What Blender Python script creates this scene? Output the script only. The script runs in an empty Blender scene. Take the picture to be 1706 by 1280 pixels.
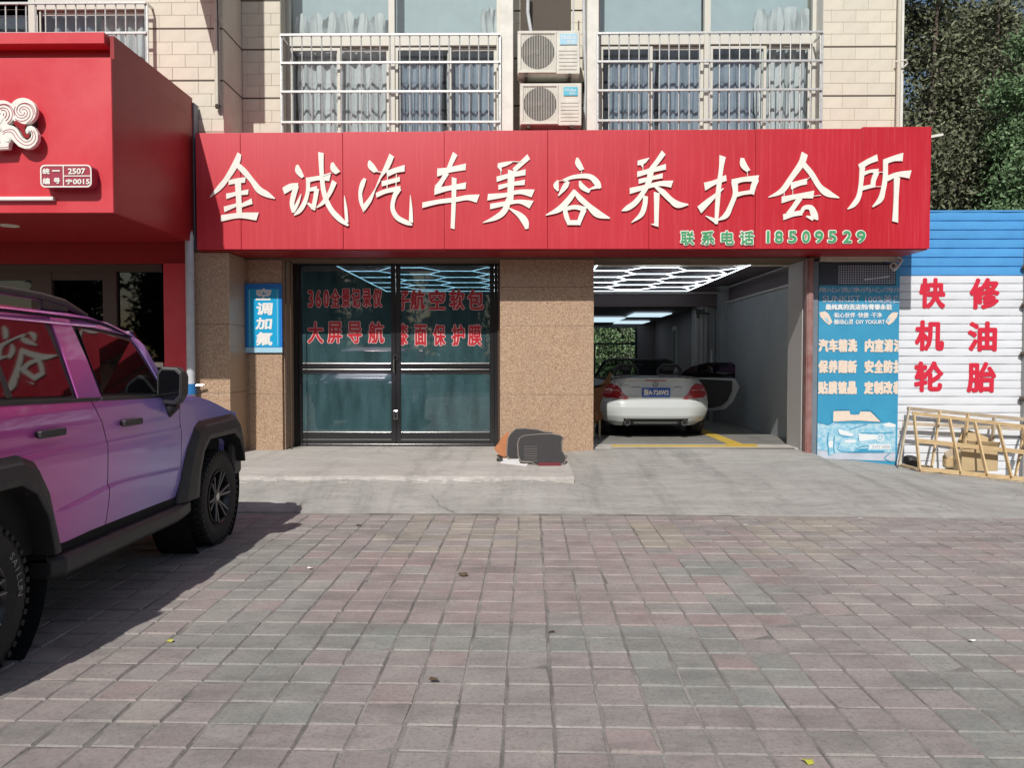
import bpy, math, random
import numpy as np
from mathutils import Vector, Matrix, geometry

random.seed(11)
SC = bpy.context.scene
COL = SC.collection
rad = math.radians

# ------------------------------------------------------------------ camera, sky, sun, exposure
CAM_H = 1.5
FPX = 1281.0
PITCH = math.atan(40.0 / FPX)
YAW = math.atan(15.0 / FPX)
cd = bpy.data.cameras.new('camera')
cam = bpy.data.objects.new('camera', cd)
COL.objects.link(cam)
cam.location = (0, 0, CAM_H)
cam.rotation_euler = (math.pi / 2 - PITCH, 0, YAW)
cd.sensor_width = 36.0
cd.sensor_fit = 'HORIZONTAL'
cd.lens = FPX / 1706.0 * 36.0
cd.clip_start = 0.05
cd.clip_end = 500
SC.camera = cam

SUN_DIR = Vector((0.225, 1.0, -0.90)).normalized()
elev = math.asin(-SUN_DIR.z)
azim = math.atan2(-SUN_DIR.x, -SUN_DIR.y)
world = bpy.data.worlds.new('World')
SC.world = world
world.use_nodes = True
wn = world.node_tree
bg = wn.nodes.get('Background') or wn.nodes.new('ShaderNodeBackground')
sky = wn.nodes.new('ShaderNodeTexSky')
sky.sky_type = 'NISHITA'
sky.sun_disc = False
sky.sun_elevation = elev
sky.sun_rotation = azim
sky.air_density = 1.2
sky.dust_density = 1.5
wn.links.new(sky.outputs[0], bg.inputs[0])
bg.inputs[1].default_value = 0.07
sl = bpy.data.lights.new('sun', 'SUN')
sl.energy = 4.0
sl.angle = rad(0.6)
sl.color = (1.0, 0.955, 0.89)
sun = bpy.data.objects.new('sun', sl)
sun.rotation_euler = SUN_DIR.to_track_quat('-Z', 'Y').to_euler()
sun.location = (-3, -12, 12)
COL.objects.link(sun)
SC.view_settings.view_transform = 'Standard'
SC.view_settings.look = 'None'
SC.view_settings.exposure = 0.0
SC.view_settings.gamma = 1.0
SC.view_settings.use_curve_mapping = False
SC.cycles.max_bounces = 8
SC.cycles.transparent_max_bounces = 16
SC.cycles.caustics_reflective = False
SC.cycles.caustics_refractive = False

# ------------------------------------------------------------------ measuring: pixel of the photograph -> place
RM = Matrix.Rotation(YAW, 3, 'Z') @ Matrix.Rotation(math.pi / 2 - PITCH, 3, 'X')
def ray(px, py):
    return RM @ Vector(((px - 853) / FPX, -(py - 640) / FPX, -1))
def at(px, py, Y):
    d = ray(px, py); t = Y / d.y
    return Vector((d.x * t, Y, CAM_H + d.z * t))
def onz(px, py, z):
    d = ray(px, py); t = (z - CAM_H) / d.z
    return Vector((d.x * t, d.y * t, z))
def X(px, Y): return at(px, 600, Y).x
def Z(py, Y): return at(868, py, Y).z
RMI = RM.transposed()
def project(p):
    q = RMI @ (Vector(p) - Vector((0, 0, CAM_H)))
    return (853 + FPX * q.x / -q.z, 640 - FPX * q.y / -q.z)

# ------------------------------------------------------------------ materials
def new_mat(name):
    m = bpy.data.materials.new(name); m.use_nodes = True
    nt = m.node_tree
    b = nt.nodes['Principled BSDF']
    return m, nt, b
def rgb(c): return (c[0], c[1], c[2], 1)
MATS = {}
def mat(name, col, rough=0.6, var=0.0, scale=5.0, bump=0.0, bscale=60.0, metal=0.0, spec=0.5, col2=None, stretch=(1, 1, 1),
        emis=None, estr=0.0, objvar=0.0, coat=0.0, thr=None, dirt=None, dscale=1.5, damt=0.0, detail=6, rvar=0.0):
    if name in MATS: return MATS[name]
    m, nt, b = new_mat(name)
    N, L = nt.nodes.new, nt.links.new
    b.inputs['Base Color'].default_value = rgb(col)
    b.inputs['Roughness'].default_value = rough
    b.inputs['Metallic'].default_value = metal
    b.inputs['Specular IOR Level'].default_value = spec
    if coat: b.inputs['Coat Weight'].default_value = coat; b.inputs['Coat Roughness'].default_value = 0.04
    tc = N('ShaderNodeTexCoord'); mp = N('ShaderNodeMapping')
    mp.inputs['Scale'].default_value = stretch
    L(tc.outputs['Object'], mp.inputs[0])
    cur = None
    if var or col2:
        n = N('ShaderNodeTexNoise'); n.inputs['Scale'].default_value = scale; n.inputs['Detail'].default_value = detail
        n.inputs['Roughness'].default_value = 0.65
        L(mp.outputs[0], n.inputs[0])
        mx = N('ShaderNodeMix'); mx.data_type = 'RGBA'
        c2 = col2 if col2 else tuple(c * (1 - var) for c in col)
        c1 = col if col2 else tuple(min(1, c * (1 + var)) for c in col)
        mx.inputs[6].default_value = rgb(c1); mx.inputs[7].default_value = rgb(c2)
        rp = N('ShaderNodeMapRange')
        lo, hi = thr if thr else (0.35, 0.65)
        rp.inputs[1].default_value = lo; rp.inputs[2].default_value = hi
        L(n.outputs[0], rp.inputs[0]); L(rp.outputs[0], mx.inputs[0])
        cur = mx.outputs[2]
    if damt:
        n = N('ShaderNodeTexNoise'); n.inputs['Scale'].default_value = dscale; n.inputs['Detail'].default_value = 8
        n.inputs['Roughness'].default_value = 0.7
        L(mp.outputs[0], n.inputs[0])
        rp = N('ShaderNodeMapRange'); rp.inputs[1].default_value = 0.42; rp.inputs[2].default_value = 0.72
        rp.inputs[4].default_value = damt
        L(n.outputs[0], rp.inputs[0])
        mx = N('ShaderNodeMix'); mx.data_type = 'RGBA'
        if cur: L(cur, mx.inputs[6])
        else: mx.inputs[6].default_value = rgb(col)
        mx.inputs[7].default_value = rgb(dirt if dirt else tuple(c * 0.4 for c in col))
        L(rp.outputs[0], mx.inputs[0]); cur = mx.outputs[2]
    if objvar:
        oi = N('ShaderNodeObjectInfo'); ge = N('ShaderNodeNewGeometry')
        ad = N('ShaderNodeMath'); ad.operation = 'ADD'; L(oi.outputs['Random'], ad.inputs[0]); L(ge.outputs['Random Per Island'], ad.inputs[1])
        fr = N('ShaderNodeMath'); fr.operation = 'FRACT'; L(ad.outputs[0], fr.inputs[0])
        rp = N('ShaderNodeMapRange'); rp.inputs[3].default_value = 1 - objvar; rp.inputs[4].default_value = 1 + objvar
        L(fr.outputs[0], rp.inputs[0])
        hs = N('ShaderNodeHueSaturation'); L(rp.outputs[0], hs.inputs['Value'])
        if cur: L(cur, hs.inputs['Color'])
        else: hs.inputs['Color'].default_value = rgb(col)
        cur = hs.outputs[0]
    if cur: L(cur, b.inputs['Base Color'])
    if rvar:
        n = N('ShaderNodeTexNoise'); n.inputs['Scale'].default_value = 3; n.inputs['Detail'].default_value = 6
        L(mp.outputs[0], n.inputs[0])
        rp = N('ShaderNodeMapRange'); rp.inputs[1].default_value = .3; rp.inputs[2].default_value = .7
        rp.inputs[3].default_value = max(0, rough - rvar); rp.inputs[4].default_value = rough + rvar
        L(n.outputs[0], rp.inputs[0]); L(rp.outputs[0], b.inputs['Roughness'])
    if bump:
        n = N('ShaderNodeTexNoise'); n.inputs['Scale'].default_value = bscale; n.inputs['Detail'].default_value = 5
        L(mp.outputs[0], n.inputs[0])
        bp = N('ShaderNodeBump'); bp.inputs['Strength'].default_value = bump; bp.inputs['Distance'].default_value = 0.01
        L(n.outputs[0], bp.inputs['Height']); L(bp.outputs[0], b.inputs['Normal'])
    if emis:
        b.inputs['Emission Color'].default_value = rgb(emis); b.inputs['Emission Strength'].default_value = estr
    MATS[name] = m
    return m

def glass_mat(name, tint, refl=0.06, rough=0.02, gcol=(1, 1, 1), haze=0.0, hcol=(.2, .3, .32)):
    """thin pane: tinted see-through plus mirror reflection that grows at grazing angles"""
    m = bpy.data.materials.new(name); m.use_nodes = True
    nt = m.node_tree; nt.nodes.clear(); N, L = nt.nodes.new, nt.links.new
    out = N('ShaderNodeOutputMaterial'); tr = N('ShaderNodeBsdfTransparent'); gl = N('ShaderNodeBsdfGlossy')
    tr.inputs[0].default_value = rgb(tint); gl.inputs[0].default_value = rgb(gcol); gl.inputs['Roughness'].default_value = rough
    fr = N('ShaderNodeFresnel'); fr.inputs[0].default_value = 1.5
    ma = N('ShaderNodeMath'); ma.operation = 'MULTIPLY_ADD'; ma.inputs[1].default_value = 0.9; ma.inputs[2].default_value = refl
    L(fr.outputs[0], ma.inputs[0])
    gb = N('ShaderNodeNewGeometry'); iv = N('ShaderNodeMath'); iv.operation = 'SUBTRACT'; iv.inputs[0].default_value = 1; L(gb.outputs['Backfacing'], iv.inputs[1])
    mf = N('ShaderNodeMath'); mf.operation = 'MULTIPLY'; L(ma.outputs[0], mf.inputs[0]); L(iv.outputs[0], mf.inputs[1])
    mx = N('ShaderNodeMixShader'); L(mf.outputs[0], mx.inputs[0])
    src = tr.outputs[0]
    if haze:
        df = N('ShaderNodeBsdfDiffuse'); df.inputs[0].default_value = rgb(hcol)
        m2 = N('ShaderNodeMixShader'); m2.inputs[0].default_value = haze
        n = N('ShaderNodeTexNoise'); n.inputs['Scale'].default_value = 2.5; n.inputs['Detail'].default_value = 6
        tc = N('ShaderNodeTexCoord'); mp = N('ShaderNodeMapping'); mp.inputs['Scale'].default_value = (3, 1, .6)
        L(tc.outputs['Object'], mp.inputs[0]); L(mp.outputs[0], n.inputs[0])
        r = N('ShaderNodeMapRange'); r.inputs[1].default_value = .3; r.inputs[2].default_value = .7
        r.inputs[3].default_value = haze * .6; r.inputs[4].default_value = min(1, haze * 1.3)
        L(n.outputs[0], r.inputs[0]); L(r.outputs[0], m2.inputs[0])
        L(tr.outputs[0], m2.inputs[1]); L(df.outputs[0], m2.inputs[2]); src = m2.outputs[0]
    L(src, mx.inputs[1]); L(gl.outputs[0], mx.inputs[2]); L(mx.outputs[0], out.inputs[0])
    MATS[name] = m
    return m

def weathered_red():
    """painted red sheet: chalky fading towards the top edge line, vertical run marks"""
    m, nt, b = new_mat('red_sign_sheet'); N, L = nt.nodes.new, nt.links.new
    tc = N('ShaderNodeTexCoord')
    mp = N('ShaderNodeMapping'); mp.inputs['Scale'].default_value = (14, 1, .5); L(tc.outputs['Object'], mp.inputs[0])
    n = N('ShaderNodeTexNoise'); n.inputs['Scale'].default_value = 2.2; n.inputs['Detail'].default_value = 8; n.inputs['Roughness'].default_value = .7
    L(mp.outputs[0], n.inputs[0])
    n2 = N('ShaderNodeTexNoise'); n2.inputs['Scale'].default_value = .8; n2.inputs['Detail'].default_value = 3; L(tc.outputs['Object'], n2.inputs[0])
    sx = N('ShaderNodeSeparateXYZ'); L(tc.outputs['Object'], sx.inputs[0])
    fx = N('ShaderNodeMapRange'); fx.inputs[1].default_value = 4.0; fx.inputs[2].default_value = -4.5; fx.inputs[3].default_value = .0; fx.inputs[4].default_value = .62; L(sx.outputs[0], fx.inputs[0])
    fz = N('ShaderNodeMapRange'); fz.inputs[1].default_value = 3.6; fz.inputs[2].default_value = 4.5; fz.inputs[3].default_value = .35; fz.inputs[4].default_value = 1.0; L(sx.outputs[2], fz.inputs[0])
    fm = N('ShaderNodeMath'); fm.operation = 'MULTIPLY'; L(fx.outputs[0], fm.inputs[0]); L(fz.outputs[0], fm.inputs[1])
    fd = N('ShaderNodeMix'); fd.data_type = 'RGBA'; fd.inputs[7].default_value = (.72, .12, .15, 1); L(fm.outputs[0], fd.inputs[0])
    r = N('ShaderNodeMapRange'); r.inputs[1].default_value = .5; r.inputs[2].default_value = .8; r.inputs[4].default_value = .38; L(n.outputs[0], r.inputs[0])
    r2 = N('ShaderNodeMapRange'); r2.inputs[1].default_value = .3; r2.inputs[2].default_value = .7; L(n2.outputs[0], r2.inputs[0])
    a = N('ShaderNodeMix'); a.data_type = 'RGBA'; a.inputs[6].default_value = (.46, .006, .016, 1); a.inputs[7].default_value = (.53, .013, .030, 1)
    L(r2.outputs[0], a.inputs[0])
    c = N('ShaderNodeMix'); c.data_type = 'RGBA'; c.inputs[7].default_value = (.74, .13, .15, 1)
    L(a.outputs[2], fd.inputs[6]); L(fd.outputs[2], c.inputs[6]); L(r.outputs[0], c.inputs[0])
    L(c.outputs[2], b.inputs['Base Color'])
    b.inputs['Roughness'].default_value = .42
    bp = N('ShaderNodeBump'); bp.inputs['Strength'].default_value = .25; bp.inputs['Distance'].default_value = .02
    L(n2.outputs[0], bp.inputs['Height']); L(bp.outputs[0], b.inputs['Normal'])
    MATS['red_sign_sheet'] = m
    return m

def granite():
    m, nt, b = new_mat('tan_granite'); N, L = nt.nodes.new, nt.links.new
    tc = N('ShaderNodeTexCoord')
    v = N('ShaderNodeTexNoise'); v.inputs['Scale'].default_value = 88; v.inputs['Detail'].default_value = 2; v.inputs['Roughness'].default_value = .6
    L(tc.outputs['Object'], v.inputs[0])
    cr = N('ShaderNodeValToRGB'); e = cr.color_ramp.elements
    e[0].position = .36; e[0].color = (.22, .13, .085, 1)
    e[1].position = .47; e[1].color = (.39, .255, .165, 1)
    q = cr.color_ramp.elements.new(.56); q.color = (.47, .33, .225, 1)
    q = cr.color_ramp.elements.new(.66); q.color = (.58, .44, .32, 1)
    L(v.outputs[0], cr.inputs[0])
    n = N('ShaderNodeTexNoise'); n.inputs['Scale'].default_value = 1.4; n.inputs['Detail'].default_value = 7; L(tc.outputs['Object'], n.inputs[0])
    r = N('ShaderNodeMapRange'); r.inputs[1].default_value = .35; r.inputs[2].default_value = .75; r.inputs[4].default_value = .4; L(n.outputs[0], r.inputs[0])
    mx = N('ShaderNodeMix'); mx.data_type = 'RGBA'; mx.inputs[7].default_value = (.34, .25, .18, 1)
    L(r.outputs[0], mx.inputs[0]); L(cr.outputs[0], mx.inputs[6]); L(mx.outputs[2], b.inputs['Base Color'])
    b.inputs['Roughness'].default_value = .38
    MATS['tan_granite'] = m
    return m

def concrete(name, c1, c2, stain=(.1, .1, .095), crack=True):
    m, nt, b = new_mat(name); N, L = nt.nodes.new, nt.links.new
    tc = N('ShaderNodeTexCoord')
    n = N('ShaderNodeTexNoise'); n.inputs['Scale'].default_value = 1.3; n.inputs['Detail'].default_value = 10; n.inputs['Roughness'].default_value = .72
    mp = N('ShaderNodeMapping'); mp.inputs['Scale'].default_value = (.7, 1.6, 1); L(tc.outputs['Object'], mp.inputs[0]); L(mp.outputs[0], n.inputs[0])
    mx = N('ShaderNodeMix'); mx.data_type = 'RGBA'; mx.inputs[6].default_value = rgb(c1); mx.inputs[7].default_value = rgb(c2)
    r = N('ShaderNodeMapRange'); r.inputs[1].default_value = .32; r.inputs[2].default_value = .68; L(n.outputs[0], r.inputs[0]); L(r.outputs[0], mx.inputs[0])
    n2 = N('ShaderNodeTexNoise'); n2.inputs['Scale'].default_value = 7; n2.inputs['Detail'].default_value = 10; n2.inputs['Roughness'].default_value = .8
    L(mp.outputs[0], n2.inputs[0])
    r2 = N('ShaderNodeMapRange'); r2.inputs[1].default_value = .5; r2.inputs[2].default_value = .75; r2.inputs[4].default_value = .55; L(n2.outputs[0], r2.inputs[0])
    m2 = N('ShaderNodeMix'); m2.data_type = 'RGBA'; m2.inputs[7].default_value = rgb(stain); L(r2.outputs[0], m2.inputs[0]); L(mx.outputs[2], m2.inputs[6])
    cur = m2.outputs[2]
    for st, sc_, lo, hi, amt, colr in (((2.6, .35, 1), 1.1, .5, .72, .6, tuple(q * .52 for q in c2)), ((.5, 2.4, 1), 2.4, .52, .7, .5, tuple(min(1, q * 1.22) for q in c1)), ((1, 1, 1), 16, .58, .72, .55, tuple(q * .45 for q in c2))):
        mq = N('ShaderNodeMapping'); mq.inputs['Scale'].default_value = st; mq.inputs['Rotation'].default_value = (0, 0, .25); L(tc.outputs['Object'], mq.inputs[0])
        nq = N('ShaderNodeTexNoise'); nq.inputs['Scale'].default_value = sc_; nq.inputs['Detail'].default_value = 9; nq.inputs['Roughness'].default_value = .7; L(mq.outputs[0], nq.inputs[0])
        rq = N('ShaderNodeMapRange'); rq.inputs[1].default_value = lo; rq.inputs[2].default_value = hi; rq.inputs[4].default_value = amt; L(nq.outputs[0], rq.inputs[0])
        xq = N('ShaderNodeMix'); xq.data_type = 'RGBA'; xq.inputs[7].default_value = rgb(colr); L(rq.outputs[0], xq.inputs[0]); L(cur, xq.inputs[6]); cur = xq.outputs[2]
    if crack:
        vo = N('ShaderNodeTexVoronoi'); vo.feature = 'DISTANCE_TO_EDGE'; vo.inputs['Scale'].default_value = .55
        n3 = N('ShaderNodeTexNoise'); n3.inputs['Scale'].default_value = 3; n3.inputs['Detail'].default_value = 6
        L(tc.outputs['Object'], n3.inputs[0])
        mm = N('ShaderNodeMix'); mm.data_type = 'VECTOR'; mm.inputs[0].default_value = .16
        L(tc.outputs['Object'], mm.inputs[4]); L(n3.outputs[1], mm.inputs[5]); L(mm.outputs[1], vo.inputs[0])
        r3 = N('ShaderNodeMapRange'); r3.inputs[1].default_value = .0; r3.inputs[2].default_value = .004; r3.inputs[3].default_value = .55; r3.inputs[4].default_value = 0
        L(vo.outputs[0], r3.inputs[0])
        mk = N('ShaderNodeMath'); mk.operation = 'MULTIPLY'; rk_ = N('ShaderNodeMapRange'); rk_.inputs[1].default_value = .45; rk_.inputs[2].default_value = .6
        n5 = N('ShaderNodeTexNoise'); n5.inputs['Scale'].default_value = .9; L(tc.outputs['Object'], n5.inputs[0]); L(n5.outputs[0], rk_.inputs[0])
        L(r3.outputs[0], mk.inputs[0]); L(rk_.outputs[0], mk.inputs[1])
        m3 = N('ShaderNodeMix'); m3.data_type = 'RGBA'; m3.inputs[7].default_value = (.05, .05, .045, 1); L(mk.outputs[0], m3.inputs[0]); L(cur, m3.inputs[6]); cur = m3.outputs[2]
    L(cur, b.inputs['Base Color']); b.inputs['Roughness'].default_value = .85
    bp = N('ShaderNodeBump'); bp.inputs['Strength'].default_value = .5; bp.inputs['Distance'].default_value = .006
    L(n2.outputs[0], bp.inputs['Height']); L(bp.outputs[0], b.inputs['Normal'])
    MATS[name] = m
    return m

def wrap_paint():
    """colour-flow car wrap: magenta at the tail running into violet blue at the nose"""
    m, nt, b = new_mat('colour_flow_wrap'); N, L = nt.nodes.new, nt.links.new
    tc = N('ShaderNodeTexCoord'); sp = N('ShaderNodeSeparateXYZ'); L(tc.outputs['Object'], sp.inputs[0])
    ma = N('ShaderNodeMath'); ma.operation = 'MULTIPLY_ADD'; ma.inputs[1].default_value = -.35; ma.inputs[2].default_value = .0
    L(sp.outputs[2], ma.inputs[0])
    ad = N('ShaderNodeMath'); ad.operation = 'ADD'; L(sp.outputs[1], ad.inputs[0]); L(ma.outputs[0], ad.inputs[1])
    r = N('ShaderNodeMapRange'); r.inputs[1].default_value = 2.9; r.inputs[2].default_value = 5.9; L(ad.outputs[0], r.inputs[0])
    cr = N('ShaderNodeValToRGB'); e = cr.color_ramp.elements
    e[0].position = 0; e[0].color = (.60, .05, .34, 1)
    e[1].position = 1; e[1].color = (.24, .22, .62, 1)
    for p, c in ((.28, (.62, .13, .46)), (.46, (.52, .20, .58)), (.64, (.34, .25, .64))):
        q = cr.color_ramp.elements.new(p); q.color = rgb(c)
    L(r.outputs[0], cr.inputs[0]); L(cr.outputs[0], b.inputs['Base Color'])
    b.inputs['Roughness'].default_value = .24; b.inputs['Metallic'].default_value = .1
    b.inputs['Coat Weight'].default_value = .5; b.inputs['Coat Roughness'].default_value = .05
    MATS['colour_flow_wrap'] = m
    return m

weathered_red(); granite(); wrap_paint()
concrete('apron_concrete_grey', (.43, .42, .395), (.31, .30, .28))
concrete('step_concrete_pale', (.53, .51, .475), (.41, .39, .36), stain=(.2, .19, .17))
concrete('garage_floor_concrete', (.24, .235, .22), (.15, .15, .14), crack=False)
M = MATS
mat('cream_render', (.665, .63, .53), .8, var=.06, scale=3, bump=.15, bscale=90, objvar=.035, damt=.12, dirt=(.42, .37, .30), dscale=2)
mat('tile_joint', (.56, .52, .43), .9)
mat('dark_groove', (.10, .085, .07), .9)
mat('white_render', (.74, .73, .68), .75, var=.05, scale=4, bump=.1, damt=.25, dirt=(.45, .42, .37), dscale=4)
mat('brown_render', (.16, .105, .075), .7, var=.15, scale=6)
mat('room_dark', (.05, .045, .045), .9)
mat('garage_wall_paint', (.33, .345, .355), .6, var=.08, scale=1.5)
mat('garage_ceiling_dark', (.13, .10, .105), .7)
mat('garage_trim', (.42, .40, .39), .6)
mat('letter_cream', (.82, .81, .75), .45, var=.05, scale=8, damt=.22, dirt=(.70, .66, .5), dscale=5)
mat('letter_edge', (.08, .06, .05), .6)
mat('letter_green', (.05, .33, .13), .5, var=.1, scale=20)
mat('vinyl_red', (.42, .012, .022), .4, objvar=.06)
mat('vinyl_pink', (.75, .45, .46), .5)
mat('vinyl_white', (.78, .78, .76), .5)
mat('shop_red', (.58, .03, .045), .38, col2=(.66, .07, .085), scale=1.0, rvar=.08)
mat('shop_red_shaded', (.30, .008, .012), .35)  # the shop red darkened: shade of soffit and recesses put into the colour
mat('side_red_shaded', (.27, .008, .012), .4, col2=(.33, .03, .03), scale=.8)  # the shop red darkened: shade of the side face put into the colour
mat('plate_maroon', (.35, .03, .06), .5)
mat('black_frame', (.018, .018, .02), .18, spec=.6)
mat('brown_frame', (.07, .045, .035), .35)
mat('window_frame_white', (.62, .62, .56), .5, damt=.2, dirt=(.5, .45, .3), dscale=6)
mat('galvanised_bar', (.60, .61, .60), .38, metal=.55, var=.15, scale=30)
mat('curtain_cloth', (.55, .58, .58), .85, var=.06, scale=8)
mat('curtain_blue', (.25, .30, .36), .85, var=.1, scale=6)
mat('blind_pale', (.42, .50, .52), .8, var=.05, scale=3)
mat('ac_white', (.66, .65, .58), .5, var=.05, scale=6, damt=.3, dirt=(.4, .37, .3), dscale=6)
mat('ac_dark', (.03, .027, .025), .6)
mat('ac_fan_brown', (.055, .042, .037), .6)
mat('label_blue', (.10, .50, .66), .4)
mat('label_blue_faded', (.36, .60, .74), .5)
mat('pipe_grey', (.52, .54, .57), .5, var=.08, scale=12)
mat('pipe_cream', (.60, .57, .48), .5, damt=.3, dirt=(.3, .28, .22), dscale=9)
mat('board_blue', (.01, .17, .55), .35)
mat('board_blue_light', (.01, .36, .66), .3)
mat('tyre_rubber', (.018, .018, .018), .75, var=.2, scale=30, bump=.2)
mat('black_plastic', (.025, .025, .027), .5, bump=.1, bscale=200, damt=.25, dirt=(.08, .075, .07), dscale=4)
mat('rim_black', (.02, .02, .022), .25, spec=.6)
mat('spoke_grey', (.20, .20, .21), .3, metal=.8)
mat('rim_polished', (.45, .45, .46), .25, metal=.9)
mat('car_glass_dark', (.006, .006, .008), .03, spec=.7)
mat('under_dark', (.01, .01, .01), .9)
mat('tyre_lettering', (.30, .30, .29), .7)
mat('car_white', (.48, .51, .51), .22, coat=.6)
mat('tail_red', (.35, .012, .02), .12, spec=.7, coat=.5)
mat('tail_clear', (.5, .3, .3), .15, coat=.5)
mat('plate_blue', (.01, .08, .42), .4)
mat('chrome', (.6, .6, .6), .15, metal=1)
mat('seat_leather', (.06, .055, .055), .5)
mat('yellow_line', (.62, .42, .06), .6, damt=.4, dirt=(.25, .22, .12), dscale=3)
mat('led_white', (.8, .85, .9), .5, emis=(.78, .9, 1), estr=6)
mat('panel_light', (.6, .7, .75), .5, emis=(.65, .85, .95), estr=1.0)
mat('steel_red', (.24, .10, .09), .55, damt=.6, dirt=(.38, .29, .27), dscale=5)
mat('steel_greyblue', (.16, .20, .24), .5, var=.1)
mat('slat_white', (.74, .77, .82), .38, objvar=.03, damt=.3, dirt=(.60, .60, .62), dscale=2.6)
mat('slat_blue', (.09, .35, .72), .38, objvar=.04, damt=.5, dirt=(.06, .24, .55), dscale=2.2)
mat('rust_dark', (.07, .05, .04), .8)
mat('paint_red', (.62, .02, .05), .5)
mat('banner_blue', (.045, .32, .52), .5, col2=(.035, .26, .46), scale=1.2, bump=.15, bscale=8)
mat('banner_dark', (.035, .045, .065), .55, var=.12, scale=8)
mat('banner_sand', (.74, .62, .52), .55, var=.06, scale=25)
mat('banner_pale', (.45, .64, .72), .55, col2=(.20, .48, .66), scale=16, thr=(.4, .6))
mat('banner_white', (.72, .76, .78), .5)
mat('banner_grey', (.48, .52, .60), .55, var=.1)
mat('pine_wood', (.62, .47, .27), .7, col2=(.48, .33, .17), scale=5, stretch=(2, 2, 9), objvar=.09, bump=.1)
mat('weathered_wood', (.42, .35, .26), .8, var=.15, scale=8, objvar=.12)
mat('cardboard', (.50, .38, .22), .85, var=.06)
mat('cardboard_brown', (.42, .17, .075), .8, var=.1, scale=12)
mat('mat_carpet', (.045, .043, .045), .95, var=.2, scale=60, bump=.3, bscale=300)
mat('mat_binding', (.22, .19, .17), .8)
mat('cloth_maroon', (.16, .02, .03), .8)
mat('paper_white', (.80, .80, .80), .7)
mat('leaf_yellow', (.42, .42, .05), .6)
mat('leaf_brown', (.10, .07, .04), .8)
mat('bark', (.10, .08, .065), .95, var=.3, scale=20, bump=.5, bscale=20)
mat('leaf_green', (.035, .088, .03), .5, objvar=.45, spec=.4)
mat('leaf_olive', (.155, .17, .105), .55, objvar=.5, spec=.3)
mat('leaf_bright', (.14, .23, .11), .5, objvar=.4)
mat('mortar', (.31, .29, .27), .95, col2=(.15, .14, .13), scale=2.2, thr=(.4, .6), bump=.6, detail=9)
mat('asphalt', (.05, .05, .052), .9, var=.2, scale=20)
mat('drain_steel', (.25, .25, .24), .5, metal=.5)
mat('blue_plastic', (.02, .16, .42), .4)
mat('machine_dark', (.025, .022, .022), .6)
mat('interior_brown', (.22, .09, .035), .7, var=.15)
mat('grey_concrete_post', (.30, .30, .30), .8, var=.1)
def paver_mat(name, c):
    """pressed concrete paver: own colour, street dust and tyre grime drifting across the whole pavement"""
    m, nt, b = new_mat(name); N, L = nt.nodes.new, nt.links.new
    g = N('ShaderNodeNewGeometry'); oi = N('ShaderNodeObjectInfo')
    def noise(sc, det, ro, st=(1, 1, 1)):
        mp = N('ShaderNodeMapping'); mp.inputs['Scale'].default_value = st; L(g.outputs['Position'], mp.inputs[0])
        n = N('ShaderNodeTexNoise'); n.inputs['Scale'].default_value = sc; n.inputs['Detail'].default_value = det; n.inputs['Roughness'].default_value = ro
        L(mp.outputs[0], n.inputs[0]); return n.outputs[0]
    def rng(src, a, b_, c_, d_):
        r = N('ShaderNodeMapRange'); r.inputs[1].default_value = a; r.inputs[2].default_value = b_; r.inputs[3].default_value = c_; r.inputs[4].default_value = d_
        L(src, r.inputs[0]); return r.outputs[0]
    def mixc(f, a, b_):
        x = N('ShaderNodeMix'); x.data_type = 'RGBA'; L(f, x.inputs[0])
        for k, q in ((6, a), (7, b_)):
            if isinstance(q, tuple): x.inputs[k].default_value = rgb(q)
            else: L(q, x.inputs[k])
        return x.outputs[2]
    cur = mixc(rng(noise(9, 8, .7), .3, .7, 0, 1), tuple(q * .86 for q in c), tuple(q * 1.13 for q in c))
    cur = mixc(rng(noise(.55, 6, .65), .38, .66, .12, .72), cur, (.39, .355, .335))
    cur = mixc(rng(noise(2.6, 9, .75), .45, .70, 0, .85), cur, (.39, .36, .335))
    cur = mixc(rng(noise(1.3, 8, .75, (1, 2.2, 1)), .47, .72, 0, .75), cur, (.15, .14, .135))
    cur = mixc(rng(noise(48, 5, .85), .50, .68, 0, .62), cur, (.11, .10, .095))
    ad = N('ShaderNodeMath'); ad.operation = 'ADD'; L(oi.outputs['Random'], ad.inputs[0]); L(g.outputs['Random Per Island'], ad.inputs[1])
    fr = N('ShaderNodeMath'); fr.operation = 'FRACT'; L(ad.outputs[0], fr.inputs[0])
    hs = N('ShaderNodeHueSaturation'); L(rng(fr.outputs[0], 0, 1, .93, 1.07), hs.inputs['Value']); L(cur, hs.inputs['Color'])
    L(hs.outputs[0], b.inputs['Base Color']); b.inputs['Roughness'].default_value = .85
    bp = N('ShaderNodeBump'); bp.inputs['Strength'].default_value = .7; bp.inputs['Distance'].default_value = .006
    L(noise(70, 6, .85), bp.inputs['Height']); L(bp.outputs[0], b.inputs['Normal'])
    MATS[name] = m
paver_mat('paver_pink', (.305, .258, .252))
paver_mat('paver_red', (.332, .248, .242))
paver_mat('paver_grey', (.292, .272, .260))
paver_mat('paver_green', (.250, .268, .248))
paver_mat('paver_sand', (.36, .315, .245))
glass_mat('pane_clear', (.95, .975, .98), refl=.045)
glass_mat('pane_dark', (.10, .10, .09), refl=.035)
glass_mat('pane_film', (.34, .46, .50), refl=.05, haze=.24, hcol=(.15, .30, .33))
glass_mat('car_pane', (.18, .2, .2), refl=.03)

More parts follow.
